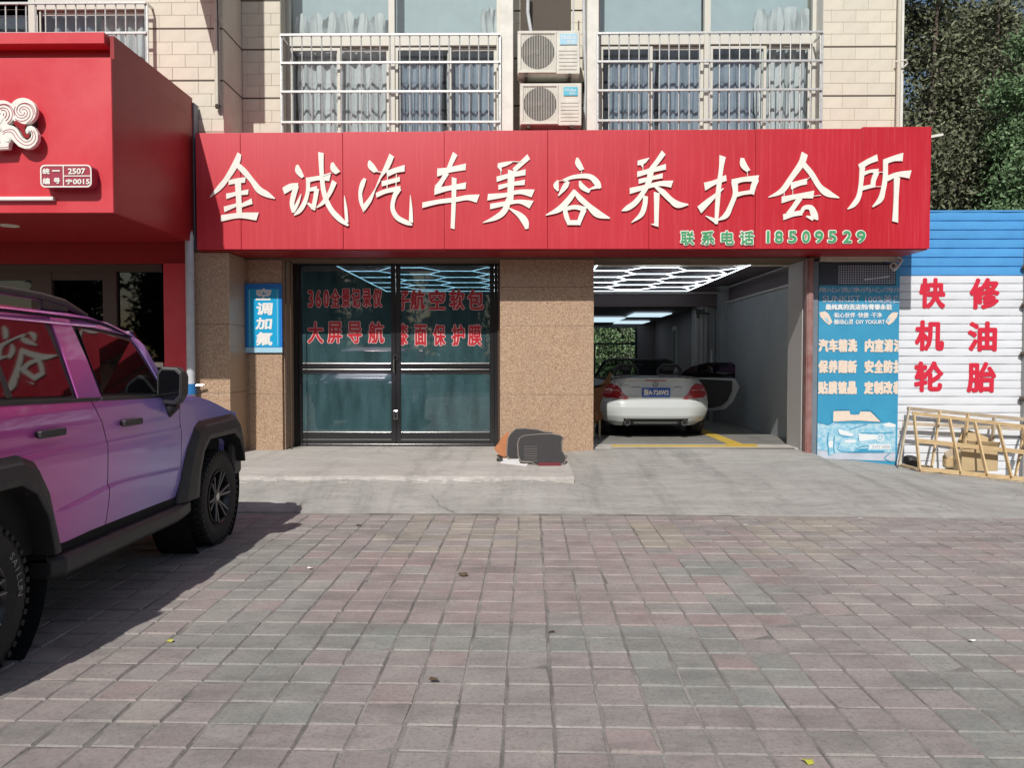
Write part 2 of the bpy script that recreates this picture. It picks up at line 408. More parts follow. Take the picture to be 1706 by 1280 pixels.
# ------------------------------------------------------------------ mesh building
class MB:
    def __init__(s): s.v = []; s.f = []; s.m = []; s.mi = 0
    def mat(s, i): s.mi = i; return s
    def add(s, vs, fs):
        o = len(s.v); s.v += [tuple(p) for p in vs]
        for f in fs: s.f.append(tuple(i + o for i in f)); s.m.append(s.mi)
        return s
    def box(s, x0, x1, y0, y1, z0, z1):
        if x0 > x1: x0, x1 = x1, x0
        if y0 > y1: y0, y1 = y1, y0
        if z0 > z1: z0, z1 = z1, z0
        return s.add([(x0, y0, z0), (x1, y0, z0), (x1, y1, z0), (x0, y1, z0), (x0, y0, z1), (x1, y0, z1), (x1, y1, z1), (x0, y1, z1)],
                     [(3, 2, 1, 0), (4, 5, 6, 7), (0, 1, 5, 4), (1, 2, 6, 5), (2, 3, 7, 6), (3, 0, 4, 7)])
    def bar(s, p0, p1, w, h, up=(0, 0, 1)):
        """rectangular bar from p0 to p1, w across, h along up"""
        p0, p1 = Vector(p0), Vector(p1); d = (p1 - p0).normalized(); u = Vector(up)
        r = d.cross(u)
        if r.length < 1e-4: r = d.cross(Vector((0, 1, 0)))
        r.normalize(); u = r.cross(d).normalized()
        c = []
        for p in (p0, p1):
            for a, b in ((-1, -1), (1, -1), (1, 1), (-1, 1)): c.append(p + r * a * w / 2 + u * b * h / 2)
        return s.add(c, [(0, 1, 2, 3), (7, 6, 5, 4), (0, 4, 5, 1), (1, 5, 6, 2), (2, 6, 7, 3), (3, 7, 4, 0)])
    def tube(s, pts, r, n=10, cap=True):
        pts = [Vector(p) for p in pts]; rs = r if isinstance(r, (list, tuple)) else [r] * len(pts)
        rings = []; ref = None
        for i, p in enumerate(pts):
            d = (pts[min(i + 1, len(pts) - 1)] - pts[max(i - 1, 0)]).normalized()
            if ref is None: ref = Vector((0, 0, 1)) if abs(d.z) < .9 else Vector((0, 1, 0))
            a = d.cross(ref).normalized(); b = a.cross(d).normalized(); ref = b
            rings.append([p + (a * math.cos(2 * math.pi * k / n) + b * math.sin(2 * math.pi * k / n)) * rs[i] for k in range(n)])
        vs = [q for R_ in rings for q in R_]; fs = []
        for i in range(len(pts) - 1):
            for k in range(n):
                k2 = (k + 1) % n; fs.append((i * n + k, i * n + k2, (i + 1) * n + k2, (i + 1) * n + k))
        if cap: fs.append(tuple(range(n - 1, -1, -1))); fs.append(tuple((len(pts) - 1) * n + k for k in range(n)))
        return s.add(vs, fs)
    def lathe(s, prof, c, axis='X', n=48, closed=False):
        """prof = [(along, radius)] turned round an axis through c"""
        c = Vector(c); vs = []; fs = []
        for a, r in prof:
            for k in range(n):
                t = 2 * math.pi * k / n; p, q = r * math.cos(t), r * math.sin(t)
                vs.append(c + (Vector((a, p, q)) if axis == 'X' else Vector((p, a, q)) if axis == 'Y' else Vector((p, q, a))))
        m_ = len(prof)
        for i in range(m_ if closed else m_ - 1):
            j = (i + 1) % m_
            for k in range(n):
                k2 = (k + 1) % n; fs.append((i * n + k, i * n + k2, j * n + k2, j * n + k))
        return s.add(vs, fs)
    def prism(s, poly, fn, d0, d1):
        """poly = 2D outline, fn(u, v, d) -> point; a slab between depths d0 and d1"""
        n = len(poly)
        tri = geometry.tessellate_polygon([[Vector((a, b, 0)) for a, b in poly]])
        vs = [fn(a, b, d0) for a, b in poly] + [fn(a, b, d1) for a, b in poly]
        fs = [tuple(t) for t in tri] + [tuple(i + n for i in reversed(t)) for t in tri]
        fs += [(i, (i + 1) % n, (i + 1) % n + n, i + n) for i in range(n)]
        return s.add(vs, fs)
    def grid(s, nu, nv, fn, keep=None):
        idx = {}; vs = []; fs = []
        for i in range(nu + 1):
            for j in range(nv + 1):
                idx[i, j] = len(vs); vs.append(fn(i / nu, j / nv))
        for i in range(nu):
            for j in range(nv):
                if keep and not keep((i + .5) / nu, (j + .5) / nv): continue
                fs.append((idx[i, j], idx[i + 1, j], idx[i + 1, j + 1], idx[i, j + 1]))
        return s.add(vs, fs)
    def build(s, name, mats, parent=None, label=None, cat=None, group=None, kind=None, smooth=False, bevel=0, sub=0, solid=0, loc=None, fix=True):
        me = bpy.data.meshes.new(name)
        me.from_pydata(s.v, [], s.f)
        if not isinstance(mats, (list, tuple)): mats = [mats]
        for m_ in mats: me.materials.append(M[m_] if isinstance(m_, str) else m_)
        if any(s.m): me.polygons.foreach_set('material_index', s.m)
        if fix and len(s.f) < 60000:
            import bmesh
            bm = bmesh.new(); bm.from_mesh(me)
            bmesh.ops.recalc_face_normals(bm, faces=bm.faces); bm.to_mesh(me); bm.free()
        if smooth:
            me.polygons.foreach_set('use_smooth', [True] * len(me.polygons))
        me.update()
        o = bpy.data.objects.new(name, me)
        return finish(o, parent, label, cat, group, kind, bevel, sub, solid, loc, smooth)

def finish(o, parent=None, label=None, cat=None, group=None, kind=None, bevel=0, sub=0, solid=0, loc=None, smooth=False):
    COL.objects.link(o)
    if solid:
        md = o.modifiers.new('solid', 'SOLIDIFY'); md.thickness = solid; md.offset = -1
    if bevel:
        md = o.modifiers.new('bevel', 'BEVEL'); md.width = bevel; md.segments = 2; md.limit_method = 'ANGLE'; md.angle_limit = rad(35)
    if sub:
        md = o.modifiers.new('sub', 'SUBSURF'); md.levels = sub; md.render_levels = sub
    if smooth and not sub:
        md = o.modifiers.new('edge', 'EDGE_SPLIT'); md.split_angle = rad(38)
    if parent is not None:
        o.parent = parent
        if not parent.get('local'):
            mw = parent_world(parent); o.matrix_parent_inverse = mw.inverted()
    if loc is not None: o.location = loc
    tag(o, label, cat, group, kind)
    return o
def parent_world(p):
    m_ = Matrix.LocRotScale(p.location, p.rotation_euler, p.scale)
    if p.parent: return parent_world(p.parent) @ p.matrix_parent_inverse @ m_
    return m_
def tag(o, label=None, cat=None, group=None, kind=None):
    if label: o['label'] = label
    if cat: o['category'] = cat
    if group: o['group'] = group
    if kind: o['kind'] = kind
    return o
def thing(name, label, cat, loc=(0, 0, 0), group=None):
    o = bpy.data.objects.new(name, None); COL.objects.link(o); o.location = loc
    o.empty_display_size = .2
    return tag(o, label, cat, group)
def copy_tree(o, parent=None):
    c = o.copy(); COL.objects.link(c)
    if parent: c.parent = parent
    for ch in list(o.children): copy_tree(ch, c)
    return c
def piece(src, parent, mtx):
    """another copy of a small piece, sharing its mesh"""
    c = src.copy(); COL.objects.link(c); c.parent = parent; c.matrix_parent_inverse = parent_world(parent).inverted() if parent else Matrix()
    c.matrix_local = mtx if not parent else mtx
    return c
def smoothstep(a, b, x):
    t = max(0, min(1, (x - a) / (b - a))); return t * t * (3 - 2 * t)

def front(Y):
    """maps (x, z, depth towards the viewer) onto an upright plane facing the street"""
    return lambda a, b, d: Vector((a, Y - d, b))

# ------------------------------------------------------------------ writing
_tx = {}
def text_geo(s, bold=0.0, depth=0.0):
    k = (s, bold, depth)
    if k in _tx: return _tx[k]
    cu = bpy.data.curves.new('lettering', 'FONT'); cu.body = s; cu.size = 1.0
    cu.extrude = depth; cu.offset = bold; cu.resolution_u = 3
    ob = bpy.data.objects.new('lettering', cu); COL.objects.link(ob)
    dg = bpy.context.evaluated_depsgraph_get(); dg.update()
    me = ob.evaluated_get(dg).to_mesh()
    vs = [tuple(v.co) for v in me.vertices]; fs = [tuple(p.vertices) for p in me.polygons]
    ob.evaluated_get(dg).to_mesh_clear()
    bpy.data.objects.remove(ob); bpy.data.curves.remove(cu)
    _tx[k] = (vs, fs)
    return vs, fs
def put_text(mb, s, x0, x1, z0, z1, Y, d=0.004, fat=0.0, clip=None, tilt=0.0, n=8):
    """stretch the writing into the box x0..x1, z0..z1 on the street-facing plane Y, standing d proud;
    fat thickens the strokes by laying shifted copies of the sheet over one another"""
    vs, fs = text_geo(s, 0, .5 if d > .003 else 0)
    if not vs: return mb
    ax = [v[0] for v in vs]; ay = [v[1] for v in vs]
    a0, a1, b0, b1 = min(ax), max(ax), min(ay), max(ay)
    offs = [(0, 0)]
    if fat: offs += [(fat * math.cos(2 * math.pi * k / n + .4), fat * math.sin(2 * math.pi * k / n + .4)) for k in range(n)]
    x0 += fat; x1 -= fat; z0 += fat; z1 -= fat
    for q, (ox, oz) in enumerate(offs):
        out = []
        for x, y, z in vs:
            u = (x - a0) / max(1e-6, a1 - a0); w = (y - b0) / max(1e-6, b1 - b0)
            xx = x0 + (x1 - x0) * u + ox + tilt * (w - .5)
            if clip: xx = min(max(xx, clip[0]), clip[1])
            dd = d * (z + .5) if d > .003 else d
            out.append((xx, Y - dd - .00025 * (q + 1), z0 + (z1 - z0) * w + oz))
        mb.add(out, fs)
    return mb
# ------------------------------------------------------------------ ground: pavers, apron, step, road
GZ = 0.235                                   # garage floor level
MB().box(-60, 60, -9, 60, -1.2, -.45).build('ground', 'asphalt', kind='structure')
MB().box(-60, 60, -60, -9.0, -1.2, -.06).build('road', 'asphalt', kind='structure')
YC = 7.44                                    # line where the paving meets the concrete
pav = MB().box(-16, 16, -8.9, 8.6, -.44, -.006).build('paving_bed', 'mortar', kind='structure')

S = 0.2033; TH = -0.0117
def pv(i, j):
    x = -.103 + S * i; y = .05 + S * j
    return Vector((x * math.cos(TH) - y * math.sin(TH), x * math.sin(TH) + y * math.cos(TH), 0))
def in_rect(px, py, r): return r[0] < px < r[2] and r[1] < py < r[3]
greens = [(300, 1038, 1250, 1084), (330, 895, 530, 1120), (330, 870, 440, 1000), (1050, 1084, 1330, 1190), (1600, 1050, 1760, 1290),
          (1240, 912, 1330, 975), (1120, 935, 1260, 960), (1510, 1060, 1640, 1140), (360, 1120, 560, 1200), (1180, 970, 1300, 1015)]
reds = [(760, 890, 1300, 1040), (470, 920, 800, 1030), (300, 960, 620, 1035)]
sands = [(640, 858, 920, 925), (1240, 862, 1420, 935), (1060, 870, 1140, 910)]
rnd = random.Random(5)
def paver_kind(c):
    px, py = project((c.x, c.y, 0)) if c.y > .5 else (0, 3000)
    h = rnd.random()
    for r in sands:
        if in_rect(px, py, r) and h < .62: return 4
    for r in greens:
        if in_rect(px, py, r) and h < .9: return 3
    for r in reds:
        if in_rect(px, py, r) and h < .8: return 1
    if c.y < 2.5: return 3 if math.sin(c.x * 1.3 + c.y * .7) > .6 else (0 if h < .6 else 2)
    return 0 if h < .62 else (2 if h < .9 else 1)
PM = ['paver_pink', 'paver_red', 'paver_grey', 'paver_green', 'paver_sand']
def paver_geo(seed):
    r = random.Random(seed); a = S / 2 - .0048; c = .006; h = .001
    mb = MB(); b = -.04
    o = [(-a, -a), (a, -a), (a, a), (-a, a)]
    o = [(x + r.uniform(-.003, .003), y + r.uniform(-.003, .003)) for x, y in o]
    tz = [r.uniform(-.003, .003) for _ in o]
    if seed % 4 == 1: k_ = seed % 3; o[k_] = (o[k_][0] * .86, o[k_][1] * .90); tz[k_] -= .004
    vs = [(x, y, b) for x, y in o] + [(x, y, -.006) for x, y in o] + [(x * (1 - c / a), y * (1 - c / a), t) for (x, y), t in zip(o, tz)]
    fs = [(0, 1, 5, 4), (1, 2, 6, 5), (2, 3, 7, 6), (3, 0, 4, 7), (4, 5, 9, 8), (5, 6, 10, 9), (6, 7, 11, 10), (7, 4, 8, 11), (8, 9, 10, 11)]
    return mb.add(vs, fs)
protos = []
for q in range(12):
    me = bpy.data.meshes.new('paver'); g = paver_geo(q)
    me.from_pydata(g.v, [], g.f); me.materials.append(M['paver_pink']); protos.append(me)
cells = []
for i in range(-75, 76):
    for j in range(-44, 38):
        c = pv(i + .5, j + .5)
        if abs(c.x) > 15 or c.y > YC - .0 or c.y < -8.7: continue
        if c.y > YC - .1 + .0: continue
        px, py = project((c.x, c.y, 0)) if c.y > 1 else (9e9, 9e9)
        vis = -20 < px < 1730 and py < 1300
        hid = c.x < -2.3 and c.y < 7.0
        cells.append((0 if (vis and not hid) else 1, c.y, i, j, c))
cells.sort(key=lambda t: (t[0], t[1]))
lst = [t for t in cells if t[0] == 0][:300]
rest = [t for t in cells if t[0] == 0][300:] + [t for t in cells if t[0] == 1]
for _, _, i, j, c in lst:
    o = bpy.data.objects.new('paver', protos[rnd.randrange(12)]); COL.objects.link(o)
    o.parent = pav; o.location = (c.x, c.y, rnd.uniform(-.002, .002)); o.rotation_euler = (rnd.uniform(-.006, .006), rnd.uniform(-.006, .006), TH + rnd.choice((0, 0, 0, 0)) + rnd.uniform(-.008, .008))
    o.material_slots[0].link = 'OBJECT'; o.material_slots[0].material = M[PM[paver_kind(c)]]
mb = MB(); geo = [paver_geo(q) for q in range(12)]
for _, _, i, j, c in rest:
    g = geo[rnd.randrange(12)]; mb.mat(paver_kind(c)); t = TH + rnd.uniform(-.008, .008); dz = rnd.uniform(-.002, .002)
    co, si = math.cos(t), math.sin(t)
    mb.add([(c.x + x * co - y * si, c.y + x * si + y * co, z + dz) for x, y, z in g.v], g.f)
mb.build('paver', PM, parent=pav, kind='stuff', fix=False)

# apron: rises from the paving to the garage sill, falls away to the right
def apron_front(x): return YC + .05 - .035 * smoothstep(0, 6, x) * 6
def apron_z(x, y):
    fy = apron_front(x)
    t = max(0, min(1, (y - fy) / (10.8 - fy)))
    z0 = .006
    zb = .233 - .0 * x
    if x > 3.9: zb = .233 - .125 * smoothstep(3.95, 4.35, x) - .10 * smoothstep(4.3, 5.6, x) - .19 * smoothstep(5.2, 7.4, x)
    prof = t
    if x < 1.2:   # steeper in front of the step
        k = smoothstep(1.2, .2, x); prof = (1 - k) * t + k * min(1, t * 3.3)
        zb = zb * (1 - .2 * k)
    return z0 + (zb - z0) * prof + .0035 * math.sin(3.1 * x + 1.7 * y) * min(1, t * 5)
ap = MB().grid(150, 44, lambda u, v: (lambda x: Vector((x, apron_front(x) + (11.5 - apron_front(x)) * v, apron_z(x, apron_front(x) + (11.5 - apron_front(x)) * v))))(-16 + 32 * u))
ap.grid(150, 1, lambda u, v: (lambda x: Vector((x, apron_front(x), .006 - .3 * v)))(-16 + 32 * u))
ap.build('concrete_apron', 'apron_concrete_grey', kind='structure', smooth=True)
# raised slab before the glass doors with a ragged broken front edge
xs0, xs1 = -5.2, X(957, 8.45)
r2 = random.Random(3)
n = 90; edge = []
for k in range(n + 1):
    x = xs0 + (xs1 - xs0) * k / n; edge.append((x, 8.42 + r2.uniform(-.03, .03)))
st = MB()
top = .225
vs = []; fs = []
for k, (x, y) in enumerate(edge):
    zt = top - .01 * smoothstep(9.5, 8.4, y)
    vs += [(x, y - .012, apron_z(x, y) - .05), (x, y, zt - .030), (x, y + .03 + r2.uniform(0, .06), zt - .004), (x, 9.1, top), (x, 11.5, top + .002)]
for k in range(n):
    for q in range(4): fs.append((5 * k + q, 5 * k + 5 + q, 5 * k + 6 + q, 5 * k + 1 + q))
st.add(vs, fs)
e = len(edge) - 1
st.add([(xs1, edge[e][1], .05), (xs1, 11.5, .05), (xs1, 11.5, top), (xs1, edge[e][1], top - .01)], [(0, 1, 2, 3)])
st.build('door_step', 'step_concrete_pale', kind='structure')
# crumbs of broken edge
for k in range(26):
    x = r2.uniform(xs0, xs1); y = 8.37 - r2.uniform(0, .05); s_ = r2.uniform(.012, .04)
    z = apron_z(x, y); a = [Vector((x + s_ * 1.6 * math.cos(t), y + s_ * .6 * math.sin(t), z)) for t in (0, 1.1, 2.2, 3.3, 4.4, 5.4)]
    m_ = MB(); m_.add(a + [p + Vector((r2.uniform(-.006, .006), r2.uniform(-.006, .006), s_ * .5)) for p in a], [(0, 1, 7, 6), (1, 2, 8, 7), (2, 3, 9, 8), (3, 4, 10, 9), (4, 5, 11, 10), (5, 0, 6, 11), (6, 7, 8, 9, 10, 11)])
    if k == 0: crumbs = m_
    else: crumbs.add(m_.v, m_.f)
crumbs.build('concrete_crumbs', 'step_concrete_pale', kind='stuff', label='pale concrete crumbs lying along the broken step edge')

# garage floor and rooms behind
MB().box(-4.2, 4.6, 11.5, 23, .05, GZ - .004).build('garage_floor', 'garage_floor_concrete', kind='structure')
MB().box(-.0, 4.25, 11.02, 11.5, .05, GZ + .006).build('garage_sill', 'step_concrete_pale', kind='structure')
gr = MB().box(X(1020, 10.98), X(1325, 10.98), 10.93, 11.02, .1, GZ - .012)
drain = thing('floor_drain', 'long grey steel drain grating across the open garage doorway', 'drain', (2.6, 10.97, GZ - .01))
gr.build('drain_channel', 'under_dark', parent=drain)
x = X(1020, 10.98); gb = MB().box(0, .012, 0, .088, 0, .022); slat0 = None
while x < X(1325, 10.98):
    if slat0 is None: slat0 = gb.build('grate_bar', 'drain_steel', parent=drain)
    o = slat0 if x < X(1020, 10.98) + .001 else slat0.copy()
    if o is not slat0: COL.objects.link(o)
    o.location = (x, 10.931, GZ - .014); x += .030
ye = MB().box(X(1020, 11.2), X(1265, 11.2), 11.14, 11.36, GZ + .006, GZ + .010)
ye.box(3.05, 3.5, 11.36, 11.5, GZ + .006, GZ + .010)
ye.build('floor_line', 'yellow_line', kind='structure')
MB().box(3.12, 3.34, 11.504, 16, GZ - .004, GZ + .001).build('floor_line', 'yellow_line', kind='structure')

# litter on the paving
def flat_bit(name, m_, label, cat, px, py, s_, z=.004, seed=0, up=0.0, group=None):
    r = random.Random(seed); p = onz(px, py, z)
    pts = [(math.cos(a) * s_ * r.uniform(.5, 1.1), math.sin(a) * s_ * r.uniform(.35, .8)) for a in [k * .9 for k in range(7)]]
    mb = MB(); mb.add([(0, 0, up)] + [(x, y, r.uniform(0, up) + .001) for x, y in pts], [(0, k + 1, (k + 1) % 7 + 1) for k in range(7)])
    mb.build(name, m_, label=label, cat=cat, loc=p, solid=.002, group=group)
flat_bit('dry_leaf', 'leaf_yellow', 'yellow leaf on the red pavers at the bottom edge right of centre', 'leaf', 1347, 1272, .03, up=.012, seed=1)
flat_bit('dry_leaf', 'leaf_yellow', 'small yellow leaf on the pavers beside the purple vehicle shadow', 'leaf', 283, 1070, .02, up=.012, seed=2)
flat_bit('dry_leaf', 'leaf_brown', 'curled dark leaf on the pavers left of centre, nearest to the camera', 'leaf', 722, 1136, .035, up=.02, seed=3)
flat_bit('dry_leaf', 'leaf_brown', 'dark dead leaf on the sunlit pavers below the middle of the glass doors', 'leaf', 773, 960, .045, up=.02, seed=4)
flat_bit('dry_leaf', 'leaf_brown', 'small dark leaf on the green paver right of centre', 'leaf', 918, 1055, .025, up=.014, seed=5)
flat_bit('dry_leaf', 'leaf_brown', 'tiny dark leaf on the pavers beside the vehicle mirror shadow', 'leaf', 597, 876, .035, up=.014, seed=6)
flat_bit('paper_scrap', 'paper_white', 'small white paper scrap on the red pavers left of centre', 'litter', 516, 948, .035, up=.012, seed=7)
flat_bit('paper_scrap', 'paper_white', 'tiny white scrap on the pavers right of the concrete edge', 'litter', 1243, 876, .028, up=.01, seed=8)
flat_bit('paper_scrap', 'paper_white', 'tiny white scrap on the concrete edge towards the wooden frame', 'litter', 1433, 865, .028, up=.01, seed=9)
flat_bit('paper_scrap', 'paper_white', 'tiny white scrap on the green pavers at the right edge', 'litter', 1620, 1069, .022, up=.01, seed=10)
# ------------------------------------------------------------------ the apartment block over the shops
YM, YL, YF, YP, YD = 11.05, 10.35, 10.8, 10.2, 11.3      # main wall, left bay, ground floor front, left pilaster, door plane
TOP = 10.2
bld = thing('apartment_building', 'cream tiled apartment block with barred windows above the shops', 'building', (0, 11, 0))
xl0, xl1 = X(252, YL), X(377, YL)              # left bay
xa0, xa1 = X(405, YM), X(472, YM)
xw0, xw1 = X(472, YM), X(833, YM)              # left window
xn0, xn1 = X(855, YM), X(976, YM)              # niche with the air conditioners
xv0, xv1 = X(995, YM), X(1365, YM)             # right window
xr1 = X(1497, YM)
ZW = 4.45                                     # window sills (hidden behind the sign)
W = MB()
W.box(xl0, xl1, YL + .01, 12, 2.95, TOP)
W.box(xl1 - .02, xa1, YM + .01, 12, 2.95, TOP)
W.box(xv1, xr1, YM + .01, 12, 2.95, TOP)
W.box(-16, xl0, YL + .01, 12, 2.95, 4.2)
W.box(-16, xl0, YL + .01, 12, 8.4, TOP)
W.box(-16, X(-60, YL), YL + .01, 12, 4.2, 8.4)
W.build('wall', 'tile_joint', parent=bld)
MB().box(xl1 - .003, xl1 + .004, YL + .012, YM + .01, 2.96, TOP).build('wall_return', 'cream_render', parent=bld)
for k in range(6):                            # grooves seen on the return
    z = Z(80, YM) - .687 + .687 * k
    MB().box(xl1 + .0045, xl1 + .006, YL + .012, YM + .01, z - .011, z + .011).build('groove_line', 'dark_groove', parent=bld)
for (a, b) in ((xw0, xw1), (xv0, xv1)):
    MB().box(a, b, YM, 12, 2.95, ZW).build('wall', 'cream_render', parent=bld)
    MB().box(a, b, YM, 12, 8.6, TOP).build('wall', 'cream_render', parent=bld)
MB().box(xw1, xn0, YM - .06, 12.0, 2.95, TOP).build('white_pilaster', 'white_render', parent=bld, bevel=.008)
MB().box(xn1, xv0 - .0, YM - .06, 12.0, 2.95, TOP).build('white_pilaster', 'white_render', parent=bld, bevel=.008)
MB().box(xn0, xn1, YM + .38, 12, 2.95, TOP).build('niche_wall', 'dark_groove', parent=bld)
for k in range(7):
    z = Z(80, YM) - .687 + .687 * k
    for a, b, Y in ((xl0, xl1, YL), (xl1 + .005, xa1, YM), (xv1, xr1 - .10, YM)):
        MB().box(a, b, Y + .006, Y + .009, z - .010, z + .012).build('groove_line', 'dark_groove', parent=bld)
MB().box(xr1 - .10, xr1, YM - .012, YM + .01, 4.3, TOP).build('corner_trim', 'white_render', parent=bld)
# tiles: each its own piece, a wide groove after every fourth course
tile_me = {}
def tile(x0, x1, z0, z1, Y, par):
    w, h = round(x1 - x0, 2), round(z1 - z0, 3)
    if w < .03: return
    k = (w, h)
    if k not in tile_me:
        g = MB(); c = .004
        g.add([(0, 0, 0), (w, 0, 0), (w, 0, h), (0, 0, h), (0, -.008, 0), (w, -.008, 0), (w, -.008, h), (0, -.008, h),
               (c, -.011, c), (w - c, -.011, c), (w - c, -.011, h - c), (c, -.011, h - c)],
              [(0, 1, 5, 4), (1, 2, 6, 5), (2, 3, 7, 6), (3, 0, 4, 7), (4, 5, 9, 8), (5, 6, 10, 9), (6, 7, 11, 10), (7, 4, 8, 11), (8, 9, 10, 11)])
        me = bpy.data.meshes.new('wall_tile'); me.from_pydata(g.v, [], g.f); me.materials.append(M['cream_render']); tile_me[k] = me
    o = bpy.data.objects.new('wall_tile', tile_me[k]); COL.objects.link(o); o.parent = par
    o.matrix_parent_inverse = parent_world(par).inverted(); o.location = (x0, Y + .012, z0)
def tiles(xa, xb, Y, za, zb, L=.345, ph=0.0, par=bld, g0=None):
    g0 = Z(80, YM); H = .1685; G = .687
    z_g = g0 - G * 3; k = 0
    while z_g < zb:
        for c in range(4):
            z0 = z_g + .011 + c * (G - .02) / 4; z1 = z0 + (G - .02) / 4 - .0028
            if z1 < za or z0 > zb: continue
            off = (L / 2 if (c + k) % 2 else 0) + ph
            x = xa - off
            while x < xb:
                a, b = max(x, xa), min(x + L - .003, xb)
                if b - a > .03: tile(a, b, z0, z1, Y, par)
                x += L
        z_g += G; k += 1
ZT = 7.3
tiles(xl0, xl1, YL, 4.3, ZT); tiles(xl1 + .01, xa1, YM, 4.3, ZT, ph=.1); tiles(xv1, xr1 - .10, YM, 4.3, ZT, ph=.06)
tiles(xn0, xn0 + .10, YM + .36, 4.3, ZT); tiles(xn1 - .2, xn1, YM + .36, 4.3, ZT)
for a, b, Y in ((xl0, xl1, YL), (xl1, xa1, YM), (xv1, xr1 - .1, YM)):
    MB().box(a, b, Y, Y + .012, ZT + .1, TOP).build('upper_wall', 'cream_render', parent=bld)
# side and back, so the block has its depth; roof slab
MB().box(xr1 - .24, xr1 - .002, 12, 23.4, .0, TOP).build('wall', 'cream_render', parent=bld)
MB().box(-16, xr1, 11.2, 23.5, TOP, TOP + .2).build('roof', 'white_render', parent=bld)
# projecting fin above the left bay: it throws the slanting shade on the tiles
MB().box(X(365, YL) - .25, X(365, YL) + .02, 9.25, YL, 6.5, 8.4).build('fin_wall', 'white_render', parent=bld)

# windows of the flat
def flat_window(x0, x1, z0, z1, Y, cols, px_split, kinds, zt0, zt1, label=None):
    """cols = x of the mullions; a transom at zt0..zt1; sliding sashes under it, fixed lights above"""
    w = MB(); FW = .055
    w.box(x0, x0 + FW, Y - .04, Y + .04, z0, z1); w.box(x1 - FW, x1, Y - .04, Y + .04, z0, z1)
    w.box(x0 + FW, x1 - FW, Y - .04, Y + .04, z1 - FW, z1); w.box(x0 + FW, x1 - FW, Y - .04, Y + .04, z0, z0 + FW)
    win = w.build('window', 'window_frame_white', parent=bld, label=label, bevel=.004)
    for c in cols:
        MB().box(c - .045, c + .045, Y - .06, Y + .05, z0 + FW, z1 - FW).build('mullion', 'window_frame_white', parent=win, bevel=.004)
    segs = [x0 + FW] + [v for c in cols for v in (c - .045, c + .045)] + [x1 - FW]
    for i in range(0, len(segs), 2):
        a, b = segs[i], segs[i + 1]
        MB().box(a, b, Y - .05, Y + .04, zt0, zt1).build('transom', 'window_frame_white', parent=win, bevel=.004)
        MB().box(a, b, Y + .01, Y + .016, zt1, z1 - FW).build('pane', 'pane_clear', parent=win)
        m_ = (a + b) / 2 + (.05 if i else -.02)
        for (p, q, dy) in ((a, m_ + .03, -.015), (m_ - .03, b, .02)):
            f = MB(); t = .042
            f.box(p, p + t, Y + dy - .012, Y + dy + .012, z0 + FW, zt0 - .015); f.box(q - t, q, Y + dy - .012, Y + dy + .012, z0 + FW, zt0 - .015)
            f.box(p + t, q - t, Y + dy - .012, Y + dy + .012, zt0 - .015 - t, zt0 - .015); f.box(p + t, q - t, Y + dy - .012, Y + dy + .012, z0 + FW, z0 + FW + t)
            f.build('sash', 'window_frame_white', parent=win)
            MB().box(p + t, q - t, Y + dy - .003, Y + dy + .003, z0 + FW + t, zt0 - .015 - t).build('pane', 'pane_clear', parent=win)
    return win
def curtain(x0, x1, z0, z1, Y, folds, amp=.035, m_='curtain_cloth', label='', scallop=None, group=None, parent=None):
    nf = folds * 12
    def fn(u, v):
        x = x0 + (x1 - x0) * u
        top = z1
        if scallop: top = z1 - scallop * (1 - abs(math.sin(math.pi * folds * u + .4)) ** .45) - .02 * math.sin(9 * u)
        z = z0 + (top - z0) * v
        return Vector((x + .012 * math.sin(7 * v + 20 * u), Y + amp * math.sin(2 * math.pi * folds * u + .6 * math.sin(3 * v)) + .3 * amp * math.sin(5.1 * math.pi * folds * u), z))
    return MB().grid(nf, 8, fn).build('curtain', m_, label=label, cat='curtain', group=group, smooth=True, solid=.003)
YW = YM + .30
zt0, zt1 = Z(77, YW), Z(61, YW)
flat_window(xw0 - .0, xw1, ZW, 8.6, YW, [X(656, YW)], None, None, zt0, zt1)
flat_window(xv0, xv1, ZW, 8.6, YW, [X(1173, YW)], None, None, zt0, zt1)
flat_window(-9.2, xl0, 4.2, 8.4, YL + .25, [X(68, YL + .25), X(68, YL + .25) - 1.6], None, None, Z(14, YL + .25), Z(-4, YL + .25))
for a, b, Y in ((xw0, xw1, YM), (xv0, xv1, YM)):
    MB().box(a - .16, a + .004, Y + .012, YW - .045, ZW, 8.6).build('window_reveal', 'tile_joint', parent=bld)
    MB().box(b - .004, b + .1, Y + .012, YW - .045, ZW, 8.6).build('window_reveal', 'white_render', parent=bld)
# rooms behind the glass
for a, b, Yr in ((xw0 - .05, xw1 + .05, YW), (xv0 - .05, xv1 + .05, YW), (-9.6, xl0, YL + .25)):
    r = MB(); r.box(a, b, Yr + 1.3, Yr + 1.35, 3.9, 8.8); r.box(a - .05, a, Yr + .08, Yr + 1.35, 3.9, 8.8); r.box(b, b + .05, Yr + .08, Yr + 1.35, 3.9, 8.8)
    r.box(a, b, Yr + .08, Yr + 1.35, 3.85, 3.9); r.box(a, b, Yr + .08, Yr + 1.35, 8.8, 8.85)
    r.build('room', 'room_dark', parent=bld)
yc = YW + .17
gcur = 'curtains in the flats above the shop'
curtain(X(500, yc), X(566, yc), ZW, Z(84, yc), yc, 3, m_='curtain_cloth', label='pale grey curtain behind the leftmost lower pane of the left barred window')
curtain(X(569, yc), X(652, yc), ZW, Z(84, yc), yc, 4, m_='curtain_cloth', label='grey lilac curtain just left of the middle mullion of the left barred window')
curtain(X(664, yc), X(738, yc), ZW, Z(84, yc), yc, 6, amp=.02, m_='curtain_blue', label='dark blue grey curtain just right of the mullion of the left barred window')
